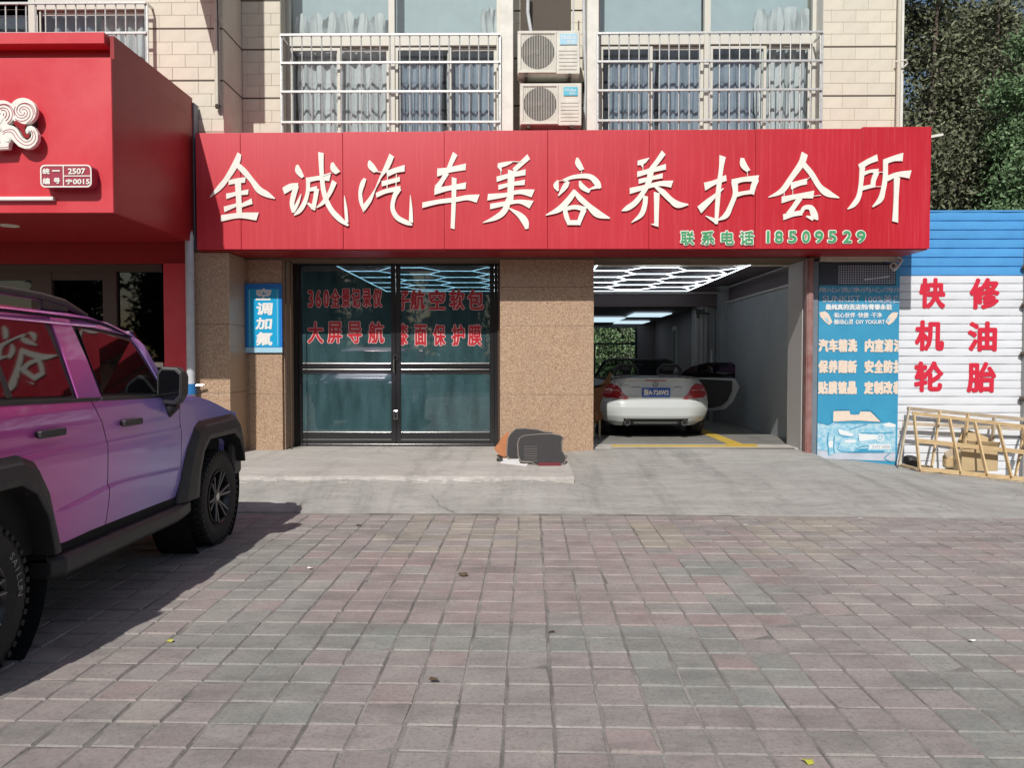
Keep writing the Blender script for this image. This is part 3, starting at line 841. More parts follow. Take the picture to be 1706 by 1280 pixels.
curtain(X(746, yc), X(832, yc), ZW, Z(86, yc), yc, 6, amp=.02, m_='curtain_blue', label='blue grey curtain behind the rightmost lower pane of the left barred window')
curtain(X(495, yc), X(648, yc), zt1 - .05, Z(14, yc), yc + .06, 6, amp=.05, m_='curtain_cloth', scallop=.22, label='pale scalloped curtain in the upper left light of the left window')
curtain(X(802, yc), X(834, yc), zt1 - .05, Z(8, yc), yc + .06, 3, amp=.03, m_='curtain_cloth', scallop=.1, label='narrow pale curtain at the right end of the left window top light')
curtain(X(1012, yc), X(1088, yc), ZW, Z(84, yc), yc, 7, amp=.02, m_='curtain_blue', label='slate grey curtain behind the leftmost lower pane of the right barred window')
curtain(X(1095, yc), X(1166, yc), ZW, Z(84, yc), yc, 5, amp=.02, m_='curtain_blue', label='grey green curtain just left of the mullion of the right barred window')
curtain(X(1183, yc), X(1252, yc), ZW, Z(84, yc), yc, 5, amp=.02, m_='curtain_blue', label='blue grey curtain just right of the mullion of the right barred window')
curtain(X(1254, yc), X(1352, yc), ZW, Z(80, yc), yc, 6, amp=.045, m_='curtain_cloth', label='white draped curtain at the right end of the right barred window')
curtain(X(1254, yc), X(1352, yc), zt1 - .05, Z(10, yc), yc + .06, 4, amp=.05, m_='curtain_cloth', scallop=.2, label='white scalloped curtain in the upper right light of the right window')
yb = YL + .42
curtain(X(76, yb), X(166, yb), 4.3, Z(20, yb), yb, 5, m_='curtain_blue', label='blue grey curtain in the far left window above the red shop')
curtain(X(176, yb), X(250, yb), 4.3, Z(26, yb), yb, 4, m_='curtain_cloth', label='pale curtain at the right end of the far left window')
MB().box(X(0, yb) - 1, X(64, yb), yb, yb + .02, 4.3, Z(16, yb)).build('roller_blind', 'brown_frame', label='dark brown blind at the left edge in the far left window', cat='blind')
for a, b, l in ((X(488, yc), X(652, yc), 'pale blue grey blind behind the upper left light of the left window'),
                (X(660, yc), X(834, yc), 'pale blue grey blind behind the upper right light of the left window'),
                (X(1000, yc), X(1168, yc), 'pale grey blind behind the upper left light of the right window'),
                (X(1178, yc), X(1362, yc), 'pale grey blind behind the upper right light of the right window')):
    MB().box(a, b, yc + .16, yc + .17, zt1 - .02, 8.6).build('roller_blind', 'blind_pale', label=l, cat='blind')

# barred guards in front of the windows
def guard(name_label, x0, x1, z0, z1, Y, pitch, rails, group='steel window guards', x_first=None, depth=.3):
    g = thing('window_guard', name_label, 'window guard', (x0, Y, z0), group)
    vb = MB().tube([(0, 0, 0), (0, 0, z1 - z0)], .0095, 8); first = None
    n = int((x1 - x0) / pitch)
    for k in range(n + 1):
        x = (x1 - x0) * k / n
        o = vb.build('bar', 'galvanised_bar', smooth=True) if first is None else first.copy()
        if first is None: first = o
        else: COL.objects.link(o)
        o.parent = g; o.matrix_parent_inverse = Matrix(); o.location = (x + random.uniform(-.003, .003), .0, 0); o.rotation_euler = (0, random.uniform(-.003, .003), 0)
    for z in rails:
        o = MB().box(-.02, x1 - x0 + .02, -.036, -.010, -.016, .016).build('rail', 'galvanised_bar', bevel=.004)
        o.parent = g; o.matrix_parent_inverse = Matrix(); o.location = (0, 0, z - z0); o.rotation_euler = (0, random.uniform(-.002, .002), 0)
    for x in (-.02, x1 - x0 + .02):
        for z in (z1 - z0, .02):
            o = MB().box(x - .012, x + .012, -.01, depth, z - .014, z + .014).build('arm', 'galvanised_bar'); o.parent = g; o.matrix_parent_inverse = Matrix()
    for x in (-.02, x1 - x0 + .02):
        o = MB().box(x - .014, x + .014, -.012, .012, 0, z1 - z0).build('end_post', 'galvanised_bar', bevel=.004); o.parent = g; o.matrix_parent_inverse = Matrix()
    return g
YG = YM - .1
guard('steel bar window guard left of the two air conditioners', X(475, YG), X(831, YG), 4.4, Z(57, YG), YG, .1365, [Z(p, YG) for p in (57, 104, 152, 203)])
guard('steel bar window guard right of the two air conditioners', X(996, YG), X(1361, YG), 4.4, Z(57, YG), YG, .1365, [Z(p, YG) for p in (57, 104, 152, 202)])
YG2 = YL - .15
guard('steel bar window guard above the red shop at the top left', X(-60, YG2), X(251, YG2), 4.3, Z(2, YG2), YG2, .127, [Z(p, YG2) for p in (2, 53, 103)])

# air conditioners
def air_con(x0, x1, z0, z1, Y, lab, dirty, faded):
    a = thing('air_conditioner', lab, 'air conditioner', ((x0 + x1) / 2, Y, z0), 'air conditioner units between the windows')
    w, h = x1 - x0, z1 - z0; xm = x0 + w * .62
    b = MB(); b.box(x0, x1, Y + .03, Y + .34, z0, z1); b.build('casing', 'ac_white', parent=a, bevel=.012)
    b = MB(); b.box(x0 + .01, xm, Y + .004, Y + .032, z0 + .012, z0 + .05); b.box(x0 + .01, xm, Y + .004, Y + .032, z1 - .05, z1 - .012)
    b.box(x0 + .01, x0 + .045, Y + .004, Y + .032, z0 + .05, z1 - .05); b.box(xm - .02, xm, Y + .004, Y + .032, z0 + .05, z1 - .05); b.build('front_frame', 'ac_white', parent=a, bevel=.005)
    cx, cz, r = (x0 + .045 + xm - .02) / 2, (z0 + z1) / 2, min((xm - x0) / 2 - .035, h / 2 - .05)
    MB().box(x0 + .045, xm - .02, Y + .024, Y + .029, z0 + .05, z1 - .05).build('back_plate', 'ac_white', parent=a)
    MB().lathe([(0, .001), (0, r)], (cx, Y + .0225, cz), 'Y', 40).build('fan_opening', 'ac_dark', parent=a)
    for k in range(3):
        t = k * 2.094 + .5; f = MB()
        P = [(cx + math.cos(t + d) * rr, cz + math.sin(t + d) * rr) for d, rr in ((0, .03), (.1, r * .9), (.5, r * .97), (.95, r * .9), (.9, .05))]
        f.prism(P, front(Y + .02), 0, .003); f.build('fan_blade', 'ac_fan_brown', parent=a)
    MB().lathe([(0, .045), (-.01, .04), (-.012, .001)], (cx, Y + .017, cz), 'Y', 20).build('fan_hub', 'ac_fan_brown', parent=a, smooth=True)
    n = 21; first = None; gb = MB().box(-.0028, .0028, -.002, .002, 0, h - .1)
    for k in range(n):
        o = gb.build('grille_bar', 'ac_white', parent=a) if first is None else first.copy()
        if first is None: first = o
        else: COL.objects.link(o)
        o.location = (x0 + .05 + (xm - x0 - .075) * k / (n - 1), Y + .006, z0 + .05)
    for k in range(6):
        z = z0 + .06 + k * h * .085
        MB().box(xm + .035, x1 - .04, Y + .022, Y + .031, z, z + h * .07).build('side_panel', 'ac_white', parent=a, bevel=.003)
    lx0, lx1 = (xm + .05, x1 - .04) if faded else (xm + .075, x1 - .055)
    lz0, lz1 = (z1 - h * .33, z1 - .05) if faded else (z1 - h * .30, z1 - h * .10)
    lb = MB().box(lx0, lx1, Y + .018, Y + .0295, lz0, lz1).build('label_plate', 'label_blue_faded' if faded else 'label_blue', parent=a)
    t = MB(); put_text(t, 'Midea', lx0 + .02, lx1 - .02, lz0 + (lz1 - lz0) * .5, lz1 - .02, Y + .018, d=.001, tilt=.012)
    put_text(t, '美的', lx0 + (lx1 - lx0) * .4, lx1 - .035, lz0 + .01, lz0 + (lz1 - lz0) * .42, Y + .018, d=.001)
    t.build('logo', 'vinyl_white', parent=lb)
    for x in (x0 + .12, x1 - .14):
        MB().box(x - .02, x + .02, Y + .0, Y + .62, z0 - .045, z0 - .002).build('bracket', 'rust_dark', parent=a)
YA = YM - .28
air_con(X(862, YA), X(965, YA), Z(122, YA), Z(49, YA), YA, 'dusty upper air conditioner with faded pale blue label', True, True)
air_con(X(866, YA), X(968, YA), Z(208, YA), Z(137, YA), YA, 'lower air conditioner with small bright blue label', True, False)
# refrigerant pipes in the niche
for pts, r, lab in (([(X(972, YM) , YM + .15, 6.9), (X(973, YM), YM + .12, 6.0), (X(976, YM), YM + .1, 5.4), (X(972, YM), YM + .2, 4.6)], .022, 'wrapped grey pipe running down behind the right edge of the air conditioners'),
                    ([(X(880, YM), YM + .2, 6.9), (X(879, YM), YM + .16, 6.5), (X(886, YM), YM + .12, 6.12)], .025, 'bent pipe above the upper air conditioner at the left'),
                    ([(X(955, YA), YA + .15, 6.9), (X(955, YA), YA + .15, 6.3), (X(954, YA), YA + .12, 5.98)], .012, 'thin straight conduit above the upper air conditioner')):
    MB().tube(pts, r, 8).build('coolant_pipe', 'pipe_grey', label=lab, cat='pipe', smooth=True)

# pipe hanging on the left bay, and the drain pipe on the right corner
yp = YL - .06
vp = thing('vent_pipe', 'grey white pipe ending in mid wall on the cream tiles above the red sign', 'pipe', (X(367, yp), yp, Z(172, yp)))
MB().tube([(X(368, yp), yp, 8.2), (X(367.5, yp), yp, Z(172, yp))], .033, 14).build('pipe', 'pipe_cream', parent=vp, smooth=True)
MB().tube([(X(367.5, yp), yp, Z(174, yp)), (X(368, yp), yp, Z(178, yp))], [.038, .030], 14).build('pipe_end', 'rust_dark', parent=vp, smooth=True)
MB().tube([(X(368, yp), yp, Z(33, yp)), (X(368, yp), yp, Z(22, yp))], .043, 14).build('coupling', 'pipe_cream', parent=vp, smooth=True)
MB().tube([(X(370, yp), yp, Z(25, yp)), (X(377, yp), yp - .02, Z(27, yp)), (X(376, yp), yp - .02, Z(38, yp)), (X(371, yp), yp, Z(40, yp))], .008, 6).build('bracket', 'pipe_cream', parent=vp, smooth=True)
MB().tube([(X(371, yp), yp - .03, 8.0), (X(371, yp), yp - .03, Z(176, yp)), (X(374, yp), yp - .03, Z(190, yp))], .008, 6).build('cable', 'black_plastic', label='thin black cable hanging beside the wall pipe', cat='cable', smooth=True)
yq = YM - .08
dp = thing('drain_pipe', 'cream drain pipe on the right corner of the tiled wall', 'pipe', (X(1491, yq), yq, 4.4))
MB().tube([(X(1491, yq), yq, 9.5), (X(1489.5, yq), yq, 4.5)], .028, 12).build('pipe', 'pipe_cream', parent=dp, smooth=True)
MB().tube([(X(1484, yq), yq, Z(105, yq)), (X(1500, yq), yq - .03, Z(104, yq)), (X(1503, yq), yq - .02, Z(109, yq)), (X(1499, yq), yq, Z(113, yq))], .012, 8).build('clamp', 'white_render', parent=dp, smooth=True)

# ---------------- ground floor in granite
gf = bld
ZL = Z(432, YF)
def slab_set(x0, x1, y0, y1, zs, name='granite_slab', par=gf):
    for a, b in zip(zs[:-1], zs[1:]):
        MB().box(x0, x1, y0, y1, a + .002, b - .002).build(name, 'tan_granite', parent=par, bevel=.003)
slab_set(X(833, YF), X(989, YF), YF, 11.5, [0.05, Z(658, YF), Z(543, YF), Z(478, YF), ZL])
slab_set(X(415, YF), X(470, YF), YF, 11.5, [0.05, Z(657, YF), Z(590, YF), Z(500, YF), ZL])
slab_set(X(322, YP), X(383, YP), YP, 11.5, [0.05, Z(655, YP), Z(540, YP), ZL + .02])
# lintel over both openings
MB().box(X(385, YP), X(1362, YF), YF - .0, 11.5, ZL + .002, 3.2).build('lintel', 'brown_render', parent=gf)
MB().box(X(383, YF) , X(415, YF), YF + .02, 11.5, .05, ZL).build('recess_wall', 'tan_granite', parent=gf)
MB().box(X(470, YF) + .003, X(490, 11.3) , YF + .06, 11.5, .05, ZL).build('door_reveal', 'tan_granite', parent=gf)
for x in (X(475, YF), X(483, YF)):
    MB().box(x - .006, x + .006, YF + .05, YF + .06, .22, ZL - .01).build('reveal_bead', 'brown_frame', parent=gf)

# glass doors
yd = YD
dx0, dx1 = X(489, yd), X(829, yd); dz0, dz1 = Z(744, yd), Z(433, yd)
door = MB()
FWd = .075
door.box(dx0, dx0 + FWd, yd - .03, yd + .07, dz0, dz1); door.box(dx1 - FWd * .6, dx1, yd - .03, yd + .07, dz0, dz1)
door.box(dx0 + FWd, dx1 - FWd * .6, yd - .03, yd + .07, dz1 - .045, dz1)
door.box(dx0 + FWd, dx1 - FWd * .6, yd - .02, yd + .06, dz0, dz0 + .035)
dr = door.build('glass_door', 'black_frame', parent=bld, label='black framed double glass door with red window lettering', bevel=.004)
def leaf(xa, xb, stile_l, stile_r):
    zl, zh = dz0 + .04, dz1 - .05
    zb = Z(720, yd); zm0, zm1 = Z(622, yd), Z(605, yd)
    for nm, bx in (('stile', (xa, xa + stile_l, zl, zh)), ('stile', (xb - stile_r, xb, zl, zh))):
        MB().box(bx[0], bx[1], yd - .022, yd + .022, bx[2], bx[3]).build(nm, 'black_frame', parent=dr, bevel=.004)
    a, b = xa + stile_l, xb - stile_r
    MB().box(a, b, yd - .02, yd + .02, zl, zb).build('bottom_rail', 'black_frame', parent=dr, bevel=.005)
    MB().box(a, b, yd - .026, yd + .02, zl + .055, zl + .067).build('rail_bead', 'rim_polished', parent=dr)
    MB().box(a, b, yd - .028, yd + .02, zm0, zm0 + (zm1 - zm0) * .42).build('middle_rail', 'black_frame', parent=dr, bevel=.008)
    MB().box(a, b, yd - .028, yd + .02, zm0 + (zm1 - zm0) * .5, zm1).build('middle_rail', 'black_frame', parent=dr, bevel=.008)
    MB().box(a, b, yd - .012, yd + .012, zh - .035, zh).build('top_rail', 'black_frame', parent=dr)
    for z in (zm0 - .008, zm1 + .001, zb + .001):
        MB().box(a, b, yd - .014, yd + .01, z, z + .007).build('glazing_bead', 'rim_polished', parent=dr)
    MB().box(a, b, yd - .003, yd + .003, zm1 + .008, zh - .035).build('pane', 'pane_film', parent=dr)
    MB().box(a, b, yd - .003, yd + .003, zb + .008, zm0 - .008).build('pane', 'pane_film', parent=dr)
xc0, xc1 = X(652, yd), X(668, yd)
leaf(dx0 + FWd + .004, (xc0 + xc1) / 2 - .003, .055, (xc1 - xc0) / 2 - .004)
leaf((xc0 + xc1) / 2 + .003, dx1 - FWd * .6 - .004, (xc1 - xc0) / 2 - .004, .065)
xh = (xc0 + xc1) / 2
MB().tube([(xh - .02, yd - .03, Z(622, yd)), (xh - .02, yd - .075, Z(618, yd)), (xh - .02, yd - .075, Z(600, yd)), (xh - .02, yd - .03, Z(596, yd))], .012, 8).build('handle', 'chrome', parent=dr, smooth=True)
MB().tube([(xh + .03 * math.cos(t), yd - .04, Z(596, yd) + .035 * math.sin(t)) for t in [k * .524 for k in range(13)]], .010, 6, cap=False).build('lock', 'black_plastic', parent=dr, smooth=True)
MB().box(xh - .035, xh + .03, yd - .05, yd - .022, Z(699, yd), Z(684, yd)).build('floor_latch', 'chrome', parent=dr, bevel=.008)
MB().box(dx0 - .045, dx0 - .003, yd - .06, yd + .05, dz0, dz1).build('door_trim', 'brown_frame', parent=dr)
MB().box(dx1 + .003, X(833, YF) - .003, yd - .06, yd + .05, dz0, dz1).build('door_trim', 'brown_frame', parent=dr)
# vinyl lettering: red characters with a pale pink edge, each on its own
def vinyl(s, px0, px1, py0, py1, Y=yd - .0035, par=None, edge=.009, fat=.007, clip=None, red='vinyl_red', pale='vinyl_pink'):
    x0, x1, z0, z1 = X(px0, Y), X(px1, Y), Z(py1, Y), Z(py0, Y)
    cl = (X(clip[0], Y), X(clip[1], Y)) if clip else None
    w = MB(); w.mat(1); put_text(w, s, x0, x1, z0, z1, Y, d=.0006, fat=edge + fat, clip=cl, n=12)
    g = edge
    w.mat(0); put_text(w, s, x0 + g, x1 - g, z0 + g, z1 - g, Y - .0035, d=.0006, fat=fat, clip=cl, n=10)
    w.build('letter', [red, pale], parent=par, fix=False)
for s, a, b in (('3', 513, 524), ('6', 526, 537), ('0', 539, 550), ('全', 551, 568), ('景', 569, 585), ('记', 586, 602), ('录', 604, 620), ('仪', 621, 638)):
    vinyl(s, a, b, 480 if len(s.encode()) > 1 else 482, 513, par=dr)
for s, a, b in (('大', 512, 540), ('屏', 545, 571), ('导', 579, 604), ('航', 613, 641)):
    vinyl(s, a, b, 535, 573, par=dr)
vinyl('子', 660, 684, 484, 518, par=dr, clip=(669, 684))
for s, a, b in (('航', 683, 709), ('空', 714, 743), ('软', 748, 775), ('包', 778, 807)):
    vinyl(s, a, b, 482, 517, par=dr)
vinyl('漆', 658, 681, 538, 576, par=dr, clip=(668.5, 681))
for s, a, b in (('面', 690, 712), ('保', 721, 743), ('护', 752, 775), ('膜', 779, 803)):
    vinyl(s, a, b, 540, 577, par=dr)

# blue board on the left granite pier
yb_ = YF - .03
bd = thing('blue_sign_board', 'glossy blue upright board for air conditioning gas on the granite pier', 'sign', (X(440, yb_), yb_, Z(588, yb_)))
MB().box(X(409, yb_), X(470.5, yb_), yb_, YF - .002, Z(588, yb_), Z(472, yb_)).build('panel', 'board_blue', parent=bd, bevel=.003)
MB().box(X(414, yb_), X(466, yb_), yb_ - .003, yb_ - .0003, Z(578, yb_), Z(481, yb_)).build('panel_inset', 'board_blue_light', parent=bd)
MB().box(X(409, yb_), X(470.5, yb_), yb_ - .003, yb_ - .0003, Z(587.5, yb_), Z(579, yb_)).build('bottom_strip', 'label_blue_faded', parent=bd)
for s, a, b, c, d_ in (('空', 428, 453, 480, 500), ('调', 428, 455, 504, 525), ('加', 427, 454, 529, 549), ('氟', 427, 455, 553, 576)):
    w = MB(); put_text(w, s, X(a, yb_), X(b, yb_), Z(d_, yb_), Z(c, yb_), yb_ - .004, d=.001, fat=.008, tilt=.015); w.build('letter', 'vinyl_white', parent=bd, fix=False)
for px in (417, 463):
    MB().box(X(px, yb_) - .003, X(px, yb_) + .003, yb_ - .005, yb_ - .0032, Z(575, yb_), Z(483, yb_)).build('border_line', 'label_blue_faded', parent=bd)

# garage opening
gx0, gx1 = X(989, YF), X(1341, YF)
XR = 4.25
MB().box(X(1328, 11.1), XR - .002, YF + .12, 11.5, .1, ZL).build('door_jamb', 'garage_trim', parent=bld, bevel=.006)
rail = MB(); xr = X(1346.5, YF - .05)
rail.box(xr - .045, xr + .045, YF - .10, YF - .0, GZ - .07, ZL); rail.box(xr - .03, xr + .03, YF - .115, YF - .10, GZ - .07, ZL)
rail.build('shutter_rail', 'steel_red', parent=bld, bevel=.006)
MB().box(X(1352, YF) + .0, X(1362, 10.78), 10.78, 11.5, 0, ZL - .04).build('side_panel', 'steel_greyblue', parent=bld)
# interior shell
I = MB(); I.box(XR, XR + .2, 11.1, 16, .1, Z(503, 16)); I.box(XR - .14, XR + .2, 15.9, 16.3, .1, 3.2)
I.build('interior_wall', 'garage_wall_paint', parent=bld)
MB().box(XR + .02, XR + .2, 11.1, 23, 2.66, 3.6).build('interior_beam', 'garage_ceiling_dark', parent=bld)
MB().box(XR - .04, XR + .02, 11.5, 16, 2.66, 2.70).build('wall_trim', 'garage_trim', parent=bld)
MB().box(XR - .03, XR + .02, 11.5, 16, 2.98, 3.0).build('wall_trim', 'garage_trim', parent=bld)
MB().box(-4.4, XR + .2, 11.5, 23.3, 3.32, 3.5).build('ceiling', 'garage_ceiling_dark', parent=bld)
MB().box(-4.5, -4.3, 11.5, 23.3, .1, 3.5).build('interior_wall', 'garage_wall_paint', parent=bld)
MB().box(.2, XR, 16.2, 16.5, 2.62, 3.32).build('interior_beam', 'garage_ceiling_dark', parent=bld)
MB().box(.2, XR, 16.1, 16.2, 2.88, 2.92).build('wall_trim', 'garage_trim', parent=bld)
c0, c1 = X(1155, 16.4), X(1175, 16.4)
for k in range(3):
    MB().box(c0 + .09 * k, c0 + .09 * k + .08, 16.25 - .03 * (k == 1), 16.6, GZ, 2.62).build('column', 'garage_trim', parent=bld, bevel=.01)
MB().box(c1 + .03, XR - .14, 16.35, 16.5, GZ, 2.62).build('interior_wall', 'garage_wall_paint', parent=bld)
# back wall with a window
yB = 22.5
wx0, wx1, wz0, wz1 = X(935, yB), X(1061, yB), Z(640, yB), Z(543, yB)
Bk = MB(); Bk.box(-4.4, wx0, yB, yB + .2, .1, 3.4); Bk.box(wx1, XR + 2.4, yB, yB + .2, .1, 3.4); Bk.box(wx0, wx1, yB, yB + .2, wz1, 3.4); Bk.box(wx0, wx1, yB, yB + .2, .1, wz0)
Bk.build('back_wall', 'garage_ceiling_dark', parent=bld)
MB().box(3.9, 4.0, 17, 22.4, .1, 3.4).build('interior_wall', 'garage_ceiling_dark', parent=bld)
wf = MB()
for a, b, c, d_ in ((wx0, wx1, wz1 - .06, wz1), (wx0, wx1, wz0, wz0 + .06), (wx1 - .06, wx1, wz0 + .06, wz1 - .06), (wx0, wx1 - .06, Z(573, yB) - .03, Z(573, yB) + .03), (X(990, yB) - .03, X(990, yB) + .03, wz0 + .06, Z(573, yB) - .03)):
    wf.box(a, b, yB - .03, yB + .03, c, d_)
rw = wf.build('window', 'black_frame', parent=bld)
for k in range(12):
    x = wx0 + .1 + k * .17
    if x < wx1 - .05: MB().box(x, x + .012, yB + .12, yB + .13, wz0, wz1).build('bar', 'black_frame', parent=rw)
# shelves and things seen dimly at the back
sh = thing('tool_cabinet', 'dark cabinet with a coat hanging on it against the garage back wall', 'cabinet', (3.2, 21.5, GZ))
xs_ = X(1110, 21.8)
MB().box(xs_, xs_ + .7, 21.8, 22.4, GZ, 1.9).build('body', 'machine_dark', parent=sh, bevel=.02)
MB().box(xs_ + .1, xs_ + .14, 21.77, 21.8, .5, 1.7).build('handle', 'garage_trim', parent=sh)
MB().box(xs_ + .0, xs_ + .7, 21.79, 21.8, 1.42, 1.46).build('trim', 'garage_trim', parent=sh)
bb = thing('notice_board', 'pale framed notice on the right inner wall of the garage', 'notice', (3.85, 19.3, 1.9))
MB().box(3.86, 3.9, 19.2, 19.7, 1.2, 2.35).build('frame', 'garage_trim', parent=bb); MB().box(3.855, 3.86, 19.25, 19.65, 1.3, 2.25).build('sheet', 'machine_dark', parent=bb)
fan = thing('wall_fan', 'black wall fan hanging on the pale garage column', 'fan', (X(1163, 16.2), 16.1, Z(520, 16.2)))
fc = (X(1163, 16.1), 16.05, Z(520, 16.1))
MB().lathe([(0, .02), (.02, .05), (.1, .05), (.1, .02)], (fc[0], fc[1], fc[2]), 'Y', 16).build('motor', 'black_plastic', parent=fan, smooth=True)
for k in range(3):
    t = k * 2.09 + .3
    MB().prism([(fc[0] + math.cos(t + d) * r, fc[2] + math.sin(t + d) * r) for d, r in ((0, .03), (-.2, .13), (.35, .14), (.5, .03))], front(fc[1]), 0, .006).build('blade', 'black_plastic', parent=fan)
MB().bar((fc[0] + .05, fc[1] + .08, fc[2] - .02), (X(1182, 16.1), 16.12, fc[2] - .04), .03, .03).build('arm', 'black_plastic', parent=fan)

# hexagon light nets on the ceiling
def hex_lights(x0, x1, y0, y1, z, label, grp='honeycomb ceiling lights'):
    root = thing('honeycomb_light', label, 'ceiling light', ((x0 + x1) / 2, (y0 + y1) / 2, z), grp)
    a, h = .50, .46; edges = set()
    def key(p): return (round(p[0], 2), round(p[1], 2))
    cols = int((x1 - x0) / (1.5 * a)) + 2; rows = int((y1 - y0) / (2 * h)) + 2
    E = {}
    for i in range(-1, cols):
        for j in range(-1, rows):
            cx = x0 + .25 + 1.5 * a * i; cy = y0 + .3 + 2 * h * j + (h if i % 2 else 0)
            P = [(cx + a, cy), (cx + a / 2, cy + h), (cx - a / 2, cy + h), (cx - a, cy), (cx - a / 2, cy - h), (cx + a / 2, cy - h)]
            for k in range(6):
                p, q = P[k], P[(k + 1) % 6]
                if all(x0 <= r[0] <= x1 and y0 <= r[1] <= y1 for r in (p, q)):
                    E[tuple(sorted((key(p), key(q))))] = (p, q)
    c = [(x0, y0), (x1, y0), (x1, y1), (x0, y1)]
    E['b1'] = (c[1], c[2]); E['b2'] = (c[2], c[3]); E['b3'] = (c[3], c[0])
    for p, q in E.values():
        MB().bar((p[0], p[1], z), (q[0], q[1], z), .011, .010).build('light_tube', 'led_white', parent=root)
    return root
hex_lights(1.14, 3.42, 10.95 + .6, 15.9, 2.92, 'glowing honeycomb light net over the white convertible in the open garage')
hex_lights(-2.78, .75, 11.55, 15.9, 2.92, 'glowing honeycomb light net seen through the glass doors')
# boards that carry the nets
MB().box(-3.0, XR, 11.51, 16.1, 3.02, 3.06).build('light_board', 'garage_ceiling_dark', parent=bld)
for (a, b, c, d_, l) in ((1062, 1110, 523, 528.5, 'pale square ceiling panel light farthest right at the back of the garage'), (993, 1032, 530, 537, 'pale square ceiling panel light left at the back of the garage'), (1034, 1076, 536, 542, 'pale ceiling panel light lowest above the rear garage window')):
    z = 2.55; q = at((a + b) / 2, c, 1); ya = (z - 1.5) / (at((a + b) / 2, c, 1).z - 1.5); yb2 = (z - 1.5) / (at((a + b) / 2, d_, 1).z - 1.5)
    MB().box(X((a + b) / 2, ya) - .4, X((a + b) / 2, ya) + .45, ya, min(yb2, 22.4), z, z + .02).build('panel_light', 'panel_light', label=l, cat='ceiling light')
MB().box(-.2, XR, 16.52, 22.48, 2.6, 2.64).build('ceiling', 'garage_ceiling_dark', parent=bld)
MB().tube([(X(1186, 15.8), 15.82, GZ), (X(1186, 15.8), 15.82, Z(583, 15.8))], .03, 8).build('white_pole', 'garage_trim', label='thin pale upright pole by the garage inner wall above the open car door', cat='pole', smooth=True)
# partition between the two bays
MB().box(X(985, 11.5) - .3, X(985, 11.5) - .1, 15.0, 23, .1, 3.3).build('partition', 'garage_wall_paint', parent=bld)
# ------------------------------------------------------------------ the big red shop sign
YS = 10.1
sg = thing('shop_sign', 'long red sheet sign with ten cream brush characters over the garage', 'sign', (X(940, YS), YS, Z(413, YS)))
seams = [330, 404, 573, 741, 912, 1080, 1256, 1432, 1546]
tops = [219.5, 219, 218, 217, 216.5, 216.5, 216, 213]
for k in range(8):
    a, b = X(seams[k], YS) + .002, X(seams[k + 1], YS) - .002
    dy = .004 * ((k * 7) % 3)
    MB().box(a, b, YS + dy, YF - .03, Z(414.5, YS) - .001 * k, Z(tops[k], YS)).build('panel', 'red_sign_sheet', parent=sg, bevel=.004)
MB().box(X(330, YS) + .02, X(1546, YS) - .02, YS + .03, YF - .02, Z(414, YS) - .025, Z(414, YS) - .004).build('underside', 'shop_red_shaded', parent=sg)
MB().bar((X(1546, YS) - .05, YS + .2, Z(226, YS)), (X(1573, YS), YS + .12, Z(222, YS)), .03, .03).build('tube_stub', 'white_render', parent=sg)

